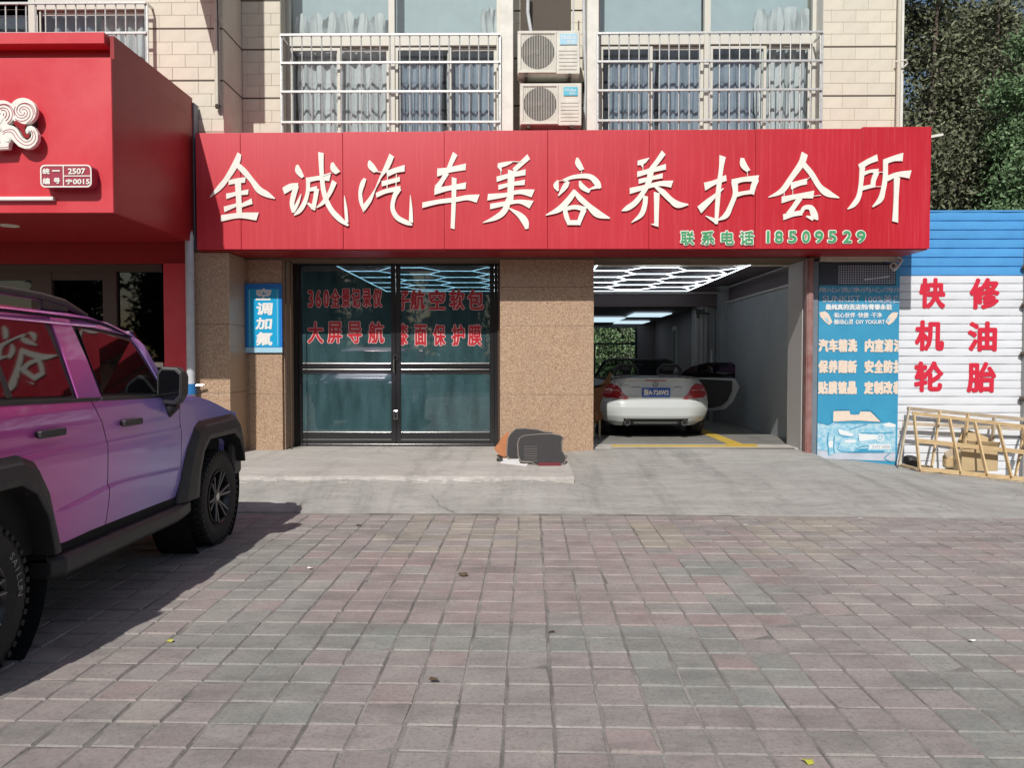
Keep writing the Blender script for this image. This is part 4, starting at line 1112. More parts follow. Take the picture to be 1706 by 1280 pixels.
ZF = 1706 / 320.0
OA, OB, OC, OD, OE = (340, 230), (580, 230), (800, 230), (1020, 230), (1240, 230)
CH = [
 (OA, [[(330,125,40),(300,210,60),(215,350,48),(150,430,48),(65,515,8)], [(300,215,45),(370,285,55),(440,370,48),(500,450,62),(570,492,55),(640,530,8)],
       [(232,385,44),(305,370,48),(380,362,52)], [(210,508,52),(300,485,38),(405,470,48)], [(190,625,52),(300,585,30)], [(438,552,52),(310,605,30)],
       [(162,705,60),(320,680,52),(485,690,78)], [(315,370,60),(320,520,52),(325,680,52)]]),
 (OA, [[(840,228,22),(848,280,58),(888,340,32)], [(715,462,62),(780,425,62),(846,412,46)], [(832,412,50),(805,500,50),(790,580,42),(803,655,30)], [(800,645,35),(840,570,30),(872,490,8)],
       [(935,345,40),(930,470,36),(900,570,42),(855,640,42),(808,678,12)], [(920,368,50),(1020,348,42),(1128,345,64)], [(935,452,32),(1012,440,46)], [(1012,440,46),(995,540,42),(975,630,42)], [(985,615,50),(928,570,16)],
       [(1050,120,52),(1055,300,42),(1075,480,46),(1130,620,48),(1210,712,52),(1287,772,20)], [(1275,745,30),(1266,620,28),(1254,505,5)], [(1168,378,50),(1130,470,42),(1070,562,38),(1008,612,10)],
       [(1150,210,24),(1162,262,62),(1200,302,48)], [(1060,330,16),(1140,302,8)]]),
 (OB, [[(195,192,18),(212,240,62),(255,292,44)], [(158,352,28),(135,400,46),(115,480,36),(122,560,36),(145,650,10)], [(140,622,50),(200,540,40),(245,450,12),(290,365,10)],
       [(395,145,52),(350,250,50),(290,350,18),(250,440,8)], [(350,312,56),(430,280,50),(508,262,62)], [(305,400,50),(390,378,42),(465,358,44)], [(255,502,44),(345,465,42),(470,442,46)],
       [(458,435,58),(415,520,42),(400,620,42),(440,700,48),(520,745,45),(572,768,16)], [(562,745,40),(562,620,28),(557,502,5)], [(258,290,8),(310,298,8)], [(435,315,8),(430,440,8)], [(358,320,8),(352,440,8)]]),
 (OB, [[(955,132,52),(915,220,42),(888,292,36)], [(795,300,76),(900,278,52),(1048,250,62)], [(880,300,52),(840,370,42),(790,445,60)], [(770,468,66),(900,440,46),(1048,418,62)],
       [(662,592,52),(800,562,42),(960,542,46),(1060,525,50),(1156,535,82)], [(945,348,46),(940,560,42),(930,802,38)]]),
 (OB, [[(1330,242,46),(1400,225,40),(1472,203,6)], [(1342,240,40),(1362,292,8)], [(1603,162,52),(1540,220,46),(1470,285,42)], [(1320,362,50),(1440,328,42),(1575,300,56)], [(1335,435,46),(1440,408,36),(1568,390,50)],
       [(1240,522,62),(1400,502,42),(1520,475,42),(1642,490,78)], [(1450,285,66),(1440,560,58)], [(1262,605,52),(1400,578,42),(1520,562,38),(1628,590,82)], [(1428,540,52),(1390,640,56),(1320,700,50),(1198,750,6)],
       [(1425,618,8),(1520,680,52),(1570,740,66),(1588,805,32)], [(1455,205,6),(1545,210,8)], [(1357,285,5),(1357,345,5)]]),
 (OC, [[(858,172,18),(866,220,56),(900,282,44)], [(690,372,14),(672,420,52),(690,468,16)], [(735,375,26),(820,345,36),(930,335,46),(990,352,52),(1035,400,60),(1062,445,26)], [(1050,425,42),(955,457,8)],
       [(780,382,30),(750,430,52),(692,512,10)], [(880,378,14),(902,430,52),(968,475,32)], [(840,470,46),(780,550,56),(700,630,56),(580,684,8)], [(830,460,18),(880,530,52),(960,602,52),(1040,672,72),(1147,712,12)],
       [(745,612,38),(765,700,46),(792,768,36)], [(740,632,36),(840,612,42),(935,635,50)], [(922,630,50),(892,700,46),(868,768,36)], [(775,750,46),(892,750,46)], [(898,290,5),(893,315,5)], [(700,378,5),(740,372,5)]]),
 (OD, [[(218,222,44),(270,208,46),(320,176,6)], [(250,215,46),(264,258,8)], [(448,128,52),(390,210,46),(330,285,42)], [(215,322,52),(340,288,42),(468,255,52)], [(228,385,46),(340,358,36),(440,335,46)],
       [(150,470,56),(300,432,42),(420,405,46),(524,410,68)], [(335,280,62),(320,380,52),(270,480,46),(200,572,52),(130,622,50),(78,647,6)], [(365,425,18),(440,480,52),(510,547,52),(575,592,64),(667,592,12)],
       [(290,515,46),(282,600,46),(250,682,46),(165,752,6)], [(388,485,56),(387,620,46),(386,785,40)], [(392,772,30),(340,765,6)], [(264,255,5),(266,290,5)]]),
 (OD, [[(810,432,76),(900,395,46),(1002,355,56)], [(968,162,62),(955,280,42),(935,450,46),(925,600,42),(916,765,32)], [(925,745,50),(822,693,8)], [(765,640,72),(850,560,52),(978,448,10)], [(1140,180,34),(1152,240,62),(1197,295,38)],
       [(1050,398,62),(1150,370,46),(1285,362,62)], [(1268,365,56),(1242,430,52),(1228,500,42)], [(1090,505,46),(1160,490,36),(1250,478,42)], [(1075,395,62),(1080,500,46),(1040,612,46),(1000,690,52),(928,733,10)], [(1187,295,5),(1188,350,5)]]),
 (OE, [[(520,140,62),(490,230,62),(400,362,52),(320,472,52),(203,529,8)], [(500,225,50),(580,320,52),(650,430,52),(722,492,66),(828,535,10)], [(400,430,66),(470,405,52),(542,388,56)], [(320,552,62),(450,522,46),(602,505,72)],
       [(485,530,52),(430,612,46),(380,685,56)], [(335,706,56),(420,680,46),(505,665,50)], [(495,665,32),(522,622,38),(580,625,52),(612,690,66),(640,730,16)], [(538,698,14),(605,720,48)],
       [(345,440,5),(340,520,5)], [(415,455,5),(418,520,5)], [(540,375,5),(575,345,5)], [(600,520,6),(665,512,6)]]),
 (OE, [[(1000,265,56),(1080,215,52),(1162,180,62)], [(1030,258,52),(1020,400,42),(1002,520,46),(960,592,46),(903,637,8)], [(1040,322,36),(1100,300,30),(1170,298,42)], [(1160,298,50),(1130,380,46),(1125,438,42)], [(1030,452,40),(1090,437,36),(1145,425,36)],
       [(1215,222,52),(1300,190,52),(1385,175,78)], [(1232,212,46),(1232,350,46),(1215,470,46),(1190,552,50),(1123,617,10)], [(1245,367,52),(1340,330,46),(1453,330,78)], [(1335,350,58),(1330,550,46),(1325,750,56)],
       [(1170,308,6),(1215,310,6)], [(1140,437,5),(1200,437,5)]]),
]
def catmull(P, n=6):
    if len(P) == 2: return [tuple(P[0][k] + (P[1][k] - P[0][k]) * t / n for k in range(3)) for t in range(n + 1)]
    Q = [tuple(2 * P[0][k] - P[1][k] for k in range(3))] + list(P) + [tuple(2 * P[-1][k] - P[-2][k] for k in range(3))]
    out = []
    for i in range(1, len(Q) - 2):
        for t in range(n):
            u = t / n
            out.append(tuple(.5 * (2 * Q[i][k] + (Q[i + 1][k] - Q[i - 1][k]) * u + (2 * Q[i - 1][k] - 5 * Q[i][k] + 4 * Q[i + 1][k] - Q[i + 2][k]) * u * u + (3 * Q[i][k] - Q[i - 1][k] - 3 * Q[i + 1][k] + Q[i + 2][k]) * u ** 3) for k in range(3)))
    out.append(tuple(P[-1])); return out
WK = .93
def stroke(mb, pts, d, Yp, conv, thick=.03):
    P = catmull(pts); L_, R_ = [], []
    for i, (x, y, w) in enumerate(P):
        a = P[max(i - 1, 0)]; b = P[min(i + 1, len(P) - 1)]
        dx, dy = b[0] - a[0], b[1] - a[1]; l = math.hypot(dx, dy) or 1
        nx, ny = -dy / l, dx / l; w = max(w, 3) * WK
        # brush terminals are cut on a slant
        sk = w * .12 if i in (0, len(P) - 1) and w > 30 else 0
        L_.append((x + nx * w / 2 - sk * dx / l, y + ny * w / 2 - sk * dy / l)); R_.append((x - nx * w / 2 + sk * dx / l, y - ny * w / 2 + sk * dy / l))
    n = len(P); o = []
    for s_ in (0, 1):
        for q in (L_, R_):
            for (x, y) in q:
                X_, Z_ = conv(x, y); o.append((X_, Yp - d - (0 if s_ else -thick), Z_))
    # order: back L, back R, front L, front R
    fs = []
    for i in range(n - 1):
        fs.append((2 * n + i, 2 * n + i + 1, 3 * n + i + 1, 3 * n + i))
        fs.append((i, i + 1, 2 * n + i + 1, 2 * n + i)); fs.append((n + i, n + i + 1, 3 * n + i + 1, 3 * n + i))
    fs.append((0, n, 3 * n, 2 * n)); fs.append((n - 1, 2 * n - 1, 4 * n - 1, 3 * n - 1))
    mb.add(o, fs)
for (ox, oy), strokes in CH:
    def conv(x, y, ox=ox, oy=oy):
        return X(ox + x / ZF, YS - .03), Z(oy + y / ZF, YS - .03)
    w = MB()
    for k, s_ in enumerate(strokes): stroke(w, s_, .016 + .0006 * k, YS, conv, thick=.014)
    w.build('letter', 'letter_cream', parent=sg)
WK = 1.0
# telephone line: green with a cream edge
def phone(s, a, b, c, d_):
    Y = YS - .006
    w = MB(); w.mat(1); put_text(w, s, X(a, Y), X(b, Y), Z(d_, Y), Z(c, Y), Y, d=.002, fat=.016, n=12)
    w.mat(0); g = .012; put_text(w, s, X(a, Y) + g, X(b, Y) - g, Z(d_, Y) + g, Z(c, Y) - g, Y - .009, d=.002, fat=.004, n=8)
    w.build('letter', ['letter_green', 'letter_cream'], parent=sg, fix=False)
for s, a, b in (('联', 1131, 1156), ('系', 1165, 1190), ('电', 1198, 1222), ('话', 1229, 1255)): phone(s, a, b, 384, 410)
for s, a, b in (('1', 1273.5, 1281), ('8', 1287, 1303), ('5', 1309, 1326), ('0', 1332, 1348), ('9', 1353, 1370), ('5', 1375, 1392), ('2', 1400, 1417), ('9', 1422, 1440)): phone(s, a, b, 384, 407)

# ------------------------------------------------------------------ the red shop on the left
YR = 8.17
rs = thing('red_shop_front', 'projecting bright red shop front with white cloud emblem', 'shop front', (-7, 9.2, 0))
xe = X(193, YR); xb = xe + .002
MB().box(-14, xe, YR, YP - .02, Z(353, YR), Z(92, YR)).build('fascia', 'shop_red', parent=rs, bevel=.006)
MB().box(-14, xe - .05, YR + .16, YP - .02, Z(92, YR), Z(69, YR)).build('fascia_groove', 'shop_red_shaded', parent=rs)
MB().box(-14, X(183, YR), YR - .01, YP - .02, Z(69, YR), Z(50, YR)).build('fascia_cap', 'shop_red', parent=rs, bevel=.004)
MB().box(xe - .04, xe + .003, YR + .06, YP - .02, Z(92, YR) - .001, Z(52, YR)).build('side_sheet', 'side_red_shaded', parent=rs)
MB().box(xe + .0005, xe + .004, YR + .01, YP - .02, Z(353, YR) + .002, Z(92, YR) - .003).build('side_sheet', 'side_red_shaded', parent=rs)  # darker red carries the shade of the face turned from the sun
MB().box(-14, xe - .003, YR + .012, YP - .02, Z(353, YR) - .004, Z(353, YR) - .0005).build('soffit_sheet', 'shop_red_shaded', parent=rs)  # shade under the fascia painted in as darker red
MB().box(xe - .03, xe + .02, YP - .02, YP + .12, Z(413, YP), Z(165, 10.1)).build('side_flashing', 'steel_greyblue', parent=rs)
yw = YP + .15
zt = Z(440, yw)
MB().box(-14, X(313, YP), YP, yw + .1, zt, Z(353, YR) + .02).build('wall_band', 'shop_red_shaded', parent=rs)
MB().box(X(275, YP), X(313, YP), YP - .02, yw + .1, .0, zt - .002).build('column', 'shop_red', parent=rs, bevel=.004)
MB().box(-14, X(313, YP), YP + .02, yw + .1, -.1, Z(640, yw)).build('wall_base', 'tan_granite', parent=rs)
fr_ = [(-220, -170), (-60, -30), (58, 92), (176, 199)]
mb_ = MB()
for a, b in fr_: mb_ = MB().box(X(a, yw), X(b, yw), yw - .05, yw + .06, Z(640, yw), zt - .06); mb_.build('window_frame', 'brown_frame', parent=rs, bevel=.005)
MB().box(-14, X(275, yw), yw - .06, yw + .07, zt - .10, zt - .002).build('window_frame', 'brown_frame', parent=rs)
MB().box(-14, X(275, yw), yw - .06, yw + .07, Z(612, yw), Z(604, yw)).build('window_sill', 'pipe_cream', parent=rs)
MB().box(X(91, yw), X(176, yw), yw - .04, yw + .05, Z(466, yw), zt - .10).build('transom', 'brown_frame', parent=rs)
MB().box(X(-30, yw), X(58, yw), yw - .04, yw + .05, Z(466, yw), zt - .10).build('transom', 'brown_frame', parent=rs)
for a, b, c in ((-30, 58, 466), (92, 176, 466), (199, 275, 452)):
    MB().box(X(a, yw), X(b, yw), yw, yw + .006, Z(604, yw), Z(c, yw)).build('pane', 'pane_dark', parent=rs)
MB().box(-14, X(-30, yw), yw, yw + .006, Z(604, yw), zt - .1).build('pane', 'pane_dark', parent=rs)
MB().box(-14, X(275, yw), yw + .9, yw + .95, 0, 3).build('back_wall', 'room_dark', parent=rs)
MB().box(-14, X(275, yw), yw + .1, yw + .9, -.05, .2).build('room_floor', 'room_dark', parent=rs)
q = onz(20, 380, Z(353, YR))
MB().lathe([(-.012, .001), (-.012, .10), (0, .11)], (X(20, 8.9), 8.9, Z(353, YR)), 'Z', 24).build('soffit_lamp', 'pipe_cream', parent=rs, smooth=True)
# emblem: layered cloud scrolls
yf = YR
em = thing('cloud_emblem', 'white relief of curling cloud scrolls on the red fascia', 'emblem', (X(30, yf), yf, Z(250, yf)))
k6 = 6.4
def ex(x, y): return X(x / k6, yf - .1), Z(140 + y / k6, yf - .1)
def disc(cx, cy, r, n=40): return [(cx + r * math.cos(2 * math.pi * k / n), cy + r * math.sin(2 * math.pi * k / n)) for k in range(n)]
def relief(poly, d0, d1, m_, nm='scroll'):
    p = [ex(x, y) for x, y in poly]
    return MB().prism(p, front(yf), d0, d1).build(nm, m_, parent=em, bevel=.004)
relief(disc(88, 290, 135), .07, .118, 'letter_cream'); relief(disc(308, 272, 142), .07, .120, 'letter_cream')
relief([(-60, 330), (100, 320), (150, 420), (200, 430), (250, 470), (300, 560), (350, 585), (385, 560), (395, 520), (380, 495), (345, 520), (330, 480), (350, 440), (390, 428), (430, 450), (465, 520), (460, 590), (430, 640), (380, 675), (320, 678), (260, 655), (215, 610), (185, 575), (165, 620), (150, 680), (-60, 690)], .07, .123, 'letter_cream', 'tail')
relief([(-60, 335), (60, 330), (110, 350), (60, 430), (-60, 430)], .12, .128, 'letter_cream', 'scroll')
relief([(205, 390), (238, 372), (300, 408), (350, 418), (330, 450), (325, 490), (350, 525), (378, 520), (372, 560), (345, 572), (310, 545), (262, 455), (228, 432)], .120, .1245, 'shop_red_shaded', 'gap')
def spiral(cx, cy, r0, r1, a0, turns, w):
    n = int(abs(turns) * 26); pts = []
    for k in range(n + 1):
        t = k / n; a = a0 + turns * 2 * math.pi * t; r = r0 + (r1 - r0) * t
        pts.append((cx + r * math.cos(a), cy + r * math.sin(a), w))
    return pts
ln = MB()
def cv(x, y): return ex(x, y)
for j, (cx, cy, tr) in enumerate(((88, 290, 1.0), (308, 280, 1.0))):
    for r0, r1, a0, tn in ((18, 128, 0.3, 1.15), (18, 112, 2.4, 1.0), (22, 95, 4.4, .9), (60, 133, 3.4, .5)):
        stroke(ln, spiral(cx, cy, r0, r1, a0, tn, 7), .1215 + .0004 * j, yf, cv, thick=.004)
for P in ([(95, 525, 7), (130, 500, 7), (190, 505, 7), (250, 590, 7), (330, 640, 7), (400, 625, 7), (440, 560, 7), (420, 480, 7)],
          [(85, 500, 7), (140, 475, 7), (210, 480, 7), (270, 560, 7), (330, 605, 7), (390, 585, 7), (412, 530, 7), (395, 480, 7)],
          [(0, 570, 7), (60, 600, 7), (50, 625, 7), (0, 610, 7)], [(-20, 665, 7), (140, 660, 7), (160, 610, 7)]):
    stroke(ln, P, .1245, yf, cv, thick=.004)
ln.build('engraved_line', 'plate_maroon', parent=em)
relief(disc(140, 572, 34, 24), .12, .129, 'letter_cream', 'knob'); relief(disc(45, 462, 36, 24), .12, .131, 'letter_cream', 'knob')
MB().box(X(-20, yf), X(70, yf), yf - .07, yf, Z(235, yf), Z(190, yf)).build('bracket', 'rust_dark', parent=em)
# number plate on the fascia
pl = thing('number_plate', 'maroon box plate with a unified number in white on the red fascia', 'plate', (X(118, yf), yf, Z(293, yf)))
yp_ = yf - .13
def rrect(a, b, c, d_, r, n=5):
    P = []
    for cx, cy, s_ in ((b - r, d_ - r, 0), (a + r, d_ - r, 1), (a + r, c + r, 2), (b - r, c + r, 3)):
        for k in range(n + 1):
            t = (s_ + k / n) * math.pi / 2; P.append((cx + r * math.cos(t), cy + r * math.sin(t)))
    return P
A, B, C_, D_ = X(73, yp_), X(158, yp_), Z(310, yp_), Z(272, yp_)
MB().prism(rrect(A, B, C_, D_, .05), front(yf), .0, .128).build('box', 'plate_maroon', parent=pl)
bor = MB(); o1 = rrect(A, B, C_, D_, .05); o2 = rrect(A + .014, B - .014, C_ + .014, D_ - .014, .04); n = len(o1)
bor.add([(a, yp_ - .002, b) for a, b in o1] + [(a, yp_ - .002, b) for a, b in o2], [(k, (k + 1) % n, (k + 1) % n + n, k + n) for k in range(n)])
xm = X(111.5, yp_); zm = (C_ + D_) / 2
bor.box(xm - .005, xm + .005, yp_ - .004, yp_ - .0005, C_ + .014, D_ - .014); bor.box(xm + .005, B - .014, yp_ - .004, yp_ - .0005, zm - .005, zm + .005)
bor.build('border', 'letter_cream', parent=pl)
for s, a, b, c, d_ in (('统', 77, 89, 278, 288), ('一', 93, 106, 281, 283.5), ('编', 77, 89, 294, 305), ('号', 95, 106, 294, 304), ('2507', 119, 148, 278, 288), ('宁', 115, 126, 296, 305), ('0015', 127, 155, 296, 305)):
    w = MB(); put_text(w, s, X(a, yp_), X(b, yp_), Z(d_, yp_), Z(c, yp_), yp_ - .002, d=.0012, fat=.003, n=6); w.build('letter', 'letter_cream', parent=pl, fix=False)
MB().box(-14, X(94, yf - .04), yf - .05, yf - .001, Z(333, yf), Z(327, yf)).build('light_strip', 'vinyl_white', label='long white strip across the lower edge of the red fascia', cat='strip', bevel=.004)

# down pipe between the shops
yk = YP - .10
xk = X(318, yk)
dpp = thing('down_pipe', 'grey plastic down pipe with elbow between the two red signs', 'pipe', (xk, yk, .2))
MB().tube([(xk - .05, yk + .06, Z(384, yk)), (xk - .015, yk + .01, Z(386, yk) + .005), (xk, yk, Z(392, yk)), (xk, yk, Z(640, yk))], .054, 16).build('pipe', 'pipe_grey', parent=dpp, smooth=True)
MB().tube([(xk, yk, Z(399, yk)), (xk, yk, Z(394, yk))], .060, 16).build('pipe_socket', 'pipe_grey', parent=dpp, smooth=True)
MB().tube([(xk, yk, Z(657, yk)), (xk, yk, Z(640, yk))], .068, 16).build('blue_collar', 'blue_plastic', parent=dpp, smooth=True)
MB().tube([(xk, yk, .05), (xk, yk, Z(656, yk))], .05, 12).build('lower_pipe', 'pipe_grey', parent=dpp, smooth=True)
MB().tube([(xk + .06, yk, Z(643, yk)), (X(338, yk), yk + .02, Z(642, yk))], .015, 8).build('tap', 'chrome', parent=dpp, smooth=True)

# ------------------------------------------------------------------ banner beside the garage
YB = 10.80
bn = thing('garage_banner', 'tall blue printed banner about car washing with a drawn roadster', 'banner', (X(1430, YB), YB, 0))
bx0, bx1 = X(1363, YB), X(1497, YB); bz0, bz1 = Z(766, YB), Z(429, YB)
BP = lambda px, py, d=.004: (X(px, YB - d), YB - d, Z(py, YB - d))
# sheet bottom follows the ground
MB().prism([(X(1363, YB), Z(440, YB)), (X(1497, YB), Z(440, YB)), (X(1497, YB), Z(775, YB)), (X(1363, YB), Z(766, YB))], front(YB), -.02, .0).build('sheet', 'banner_blue', parent=bn)
MB().box(bx0, bx1 + .01, YB - .035, YB + .05, Z(437, YB), Z(425, YB)).build('roller_case', 'pipe_cream', parent=bn, bevel=.006)
MB().box(bx0, X(1490, YB), YB - .005, YB - .002, Z(476, YB), Z(439, YB)).build('mesh_panel', 'banner_dark', parent=bn)
gm = MB()
for k in range(24): x = X(1395 + k * 4, YB); gm.box(x, x + .006, YB - .008, YB - .0055, Z(474, YB), Z(443, YB))
for k in range(8): z = Z(445 + k * 4, YB); gm.box(X(1395, YB), X(1488, YB), YB - .0105, YB - .0082, z, z + .006)
gm.build('net', 'banner_grey', parent=bn, kind='stuff')
def btext(s, a, b, c, d_, m_='banner_white', fat=.0, d=.006, clip=None, n=8):
    w = MB(); Y = YB - d
    put_text(w, s, X(a, Y), X(b, Y), Z(d_, Y), Z(c, Y), Y, d=.0008, fat=fat, clip=(X(clip[0], Y), X(clip[1], Y)) if clip else None, n=n)
    w.build('printed_line', m_, parent=bn, fix=False)
btext('用/心/洗/净/内/心/污/垢', 1362, 1505, 479, 488, 'banner_grey', .002, clip=(1362, 1496.5))
btext('SUNKIST', 1369, 1432, 493, 504, 'banner_grey', .001); btext('100%美白', 1440, 1498, 492, 506, 'banner_grey', .001, clip=(1362, 1496.5))
btext('最纯真的洗洁剂/青春永驻', 1374, 1485, 507, 517, 'banner_white', .004)
btext('·贴心伙伴 ·快捷 ·干净', 1387, 1468, 521, 530, 'banner_white', .002); btext('·触动心灵 ·DIY YOGURT', 1387, 1473, 532, 541, 'banner_white', .002)
for r, (l, q_) in enumerate((('汽车精洗', '内室清洁'), ('保养翻新', '安全防护'), ('贴膜镀晶', '定制改装'))):
    y0 = 565 + 35 * r
    for k, ch in enumerate(l): btext(ch, 1364 + k * 16 - (1 if k == 0 else 0), 1380 + k * 16, y0, y0 + 22, 'banner_sand', .011, clip=(1363.5, 1490), n=8)
    for k, ch in enumerate(q_): btext(ch, 1440 + k * 16, 1456 + k * 16 + (4 if k == 3 else 0), y0, y0 + 22, 'banner_sand', .011, clip=(1363, 1496.5), n=8)
def bshape(P, m_='banner_sand', d=.006, nm='printed_shape'):
    Y = YB - d
    return MB().prism([(X(a, Y), Z(b, Y)) for a, b in P], front(YB), d - .001, d).build(nm, m_, parent=bn)
bshape([(1364, 521), (1374, 519), (1380, 524), (1386, 537), (1381, 542), (1373, 536), (1366, 528)]); bshape([(1495, 521), (1486, 521), (1480, 526), (1474, 537), (1480, 542), (1487, 537), (1493, 529)])
bshape([(1372, 530), (1377, 530), (1381, 537), (1377, 537)], 'banner_pale', .0075); bshape([(1478, 530), (1483, 530), (1480, 537), (1476, 537)], 'banner_pale', .0075)
# the roadster print: bodywork, glass, lamp, grille, wheel, plate
cx_ = lambda x: 1350 + x * 160 / 1706.0
cy_ = lambda y: 660 + y * 120 / 1280.0
def cs(P, m_, d=.006, nm='printed_shape'): return bshape([(cx_(a), cy_(b)) for a, b in P], m_, d, nm)
cs([(145, 470), (330, 520), (420, 460), (800, 470), (1260, 470), (1535, 540), (1535, 1000), (820, 1000), (450, 1010), (345, 1060), (330, 970), (145, 950)], 'banner_pale', .0062)
cs([(145, 955), (330, 975), (350, 1065), (450, 1010), (1535, 1005), (1535, 1150), (145, 1105)], 'banner_grey', .0064)
cs([(420, 450), (425, 265), (710, 260), (725, 325), (880, 325), (900, 270), (1080, 275), (1270, 455), (840, 430)], 'banner_sand', .0066)
cs([(1290, 490), (1420, 465), (1535, 500), (1535, 540), (1380, 545)], 'banner_white', .0068)
cs([(495, 590), (560, 590), (790, 670), (750, 715), (540, 670)], 'banner_white', .0070)
cs([(880, 665), (1200, 690), (1200, 760), (880, 800)], 'banner_white', .0070)
cs([(1070, 850), (1455, 850), (1455, 935), (1070, 935)], 'banner_white', .0072)
cs([(630, 780), (820, 770), (830, 820), (640, 825)], 'banner_white', .0072)
cs([(810, 1000), (900, 930), (1050, 925), (1050, 960), (1350, 960), (1330, 1000)], 'banner_blue', .0074)
btext('S·MY 5005', cx_(1120), cx_(1440), cy_(868), cy_(920), 'banner_grey', .001, d=.009)
ring = MB(); Y = YB - .0085
def pring(x, y, r0, r1, n=28, z=.0085):
    o = []; f = []
    for k in range(n):
        t = 2 * math.pi * k / n
        for r in (r0, r1): o.append((X(cx_(x + r * math.cos(t)), YB), YB - z, Z(cy_(y + r * math.sin(t)), YB)))
    for k in range(n): a = 2 * k; b = 2 * ((k + 1) % n); f.append((a, a + 1, b + 1, b))
    ring.add(o, f)
pring(1262, 735, 55, 72); pring(385, 850, 0, 60)
for t in (-1.57, .52, 2.62): stroke(ring, [(1262, 735, 14), (1262 + 62 * math.cos(t), 735 + 62 * math.sin(t), 8)], .009, YB, lambda x, y: (X(cx_(x), YB), Z(cy_(y), YB)), .001)
ring.build('printed_ring', 'banner_white', parent=bn)
WK = 1.7
dl = MB(); cvb = lambda x, y: (X(cx_(x), YB), Z(cy_(y), YB))
for P in ([(410, 450, 12), (410, 260, 10), (700, 240, 12), (730, 310, 10), (870, 310, 10), (900, 250, 12), (1090, 255, 12), (1290, 450, 12)], [(145, 455, 8), (330, 500, 10), (420, 455, 10)], [(430, 470, 8), (820, 480, 8), (1260, 475, 8)],
          [(335, 640, 12), (320, 780, 14), (345, 1040, 12)], [(440, 700, 10), (430, 900, 12), (450, 1010, 10)], [(900, 650, 10), (1200, 655, 10), (1500, 640, 10)], [(490, 590, 8), (560, 700, 8), (760, 720, 8)],
          [(860, 680, 8), (880, 800, 8)], [(530, 820, 8), (520, 960, 8), (800, 990, 8)], [(700, 600, 7), (860, 540, 7), (1020, 500, 7)], [(800, 990, 10), (900, 900, 10), (1060, 880, 8)], [(1440, 1000, 8), (1340, 1100, 10), (1460, 1160, 8)]):
    stroke(dl, P, .0095, YB, cvb, .001)
dl.build('printed_outline', 'banner_blue', parent=bn, kind='stuff'); WK = 1.0
# cable and torn tape hanging over the banner top
MB().tube([BP(1493, 428, .06), BP(1500, 434, .07), BP(1492, 446, .07), BP(1486, 452, .06)], .022, 8).build('hose', 'pipe_grey', label='grey hose coil hanging under the sign right end over the banner', cat='hose', smooth=True)
MB().tube([BP(1486 + 5 * math.cos(t), 444 + 5 * math.sin(t), .08) for t in [k * .7 for k in range(10)]], .012, 6).build('wire_coil', 'pipe_cream', label='tangled pale wire coil under the sign right end', cat='wire', smooth=True)
MB().tube([BP(1438, 466.5, .02), BP(1462, 464, .02), BP(1480, 461, .02)], .007, 6).build('pale_stick', 'paper_white', label='thin pale stick lying across the dark top of the banner', cat='stick')

# ------------------------------------------------------------------ blue and white slatted fence wall
YE = 10.95
fc_ = thing('slatted_wall', 'corrugated wall of blue upper and white lower slats with red characters', 'wall', (X(1610, YE), YE, 0))
xf0, xf1 = X(1470, YE), X(1700, YE)
ys_ = [355 + k * 15.1 for k in range(8)] ; pys = ys_[:]
py = ys_[-1]
while py < 815: py += 13.55; pys.append(py)
pys[7] = 460.5
py = pys[7]; k = 8
while k < len(pys): pys[k] = 460.5 + (k - 7) * 13.35; k += 1
me_s = {}
for k in range(len(pys) - 1):
    z1, z0 = Z(pys[k], YE), Z(pys[k + 1], YE)
    m_ = 'slat_blue' if pys[k] < 455 else 'slat_white'
    xr_ = 6.95 + (3.0 if 0 else 0)
    h = z1 - z0; mb = MB(); g = .010
    prof = [(0, 0), (-.004, g * .3), (-.020, g * 1.1), (-.022, h * .5), (-.020, h - g * .35), (-.002, h - .001)]
    vs = []; fs = []
    nx = 14
    for i in range(nx + 1):
        x = xf0 + (xf1 - xf0) * i / nx
        wv = .004 * math.sin(i * 1.7 + k * 2.1) + .003 * math.sin(i * .6 + k)
        for (y, z) in prof: vs.append((x, YE + y + wv * (1 if -y > .01 else 0), z0 + z))
    n = len(prof)
    for i in range(nx):
        for j in range(n - 1): fs.append((i * n + j, (i + 1) * n + j, (i + 1) * n + j + 1, i * n + j + 1))
    mb.add(vs, fs); mb.build('slat', m_, parent=fc_)
MB().box(xf0, xf1, YE + .004, YE + .03, -.4, Z(355, YE) - .003).build('backing', 'rust_dark', parent=fc_)
MB().box(xf0, xf1 + .1, YE - .03, YE + .04, Z(355, YE) - .002, Z(353, YE) + .004).build('top_cap', 'slat_blue', parent=fc_)
def fchar(s, a, b, c, d_):
    w = MB(); Y = YE - .023
    put_text(w, s, X(a, Y), X(b, Y), Z(d_, Y), Z(c, Y), Y - .004, d=.0008, fat=.017, n=10); w.build('painted_character', 'paint_red', parent=fc_, fix=False)
for s, a, b, c, d_ in (('快', 1529, 1573, 464, 515), ('修', 1613, 1663, 464, 516), ('机', 1523, 1572, 534, 585), ('油', 1611, 1660, 536, 586), ('轮', 1523, 1572, 602, 653), ('胎', 1611, 1660, 603, 654)): fchar(s, a, b, c, d_)
MB().box(X(1700, YE) + .002, X(1720, YE), YE - .1, YE + .12, -.5, Z(375, YE)).build('wall_post', 'grey_concrete_post', label='grey post at the right end of the slatted wall', cat='post', bevel=.01)
for k, p in enumerate((447, 510, 590, 664)):
    MB().tube([(X(1695, YE), YE - .06, Z(p, YE)), (X(1704, YE), YE - .12, Z(p, YE))], .03, 8).build('hinge', 'rust_dark', parent=fc_, smooth=True)
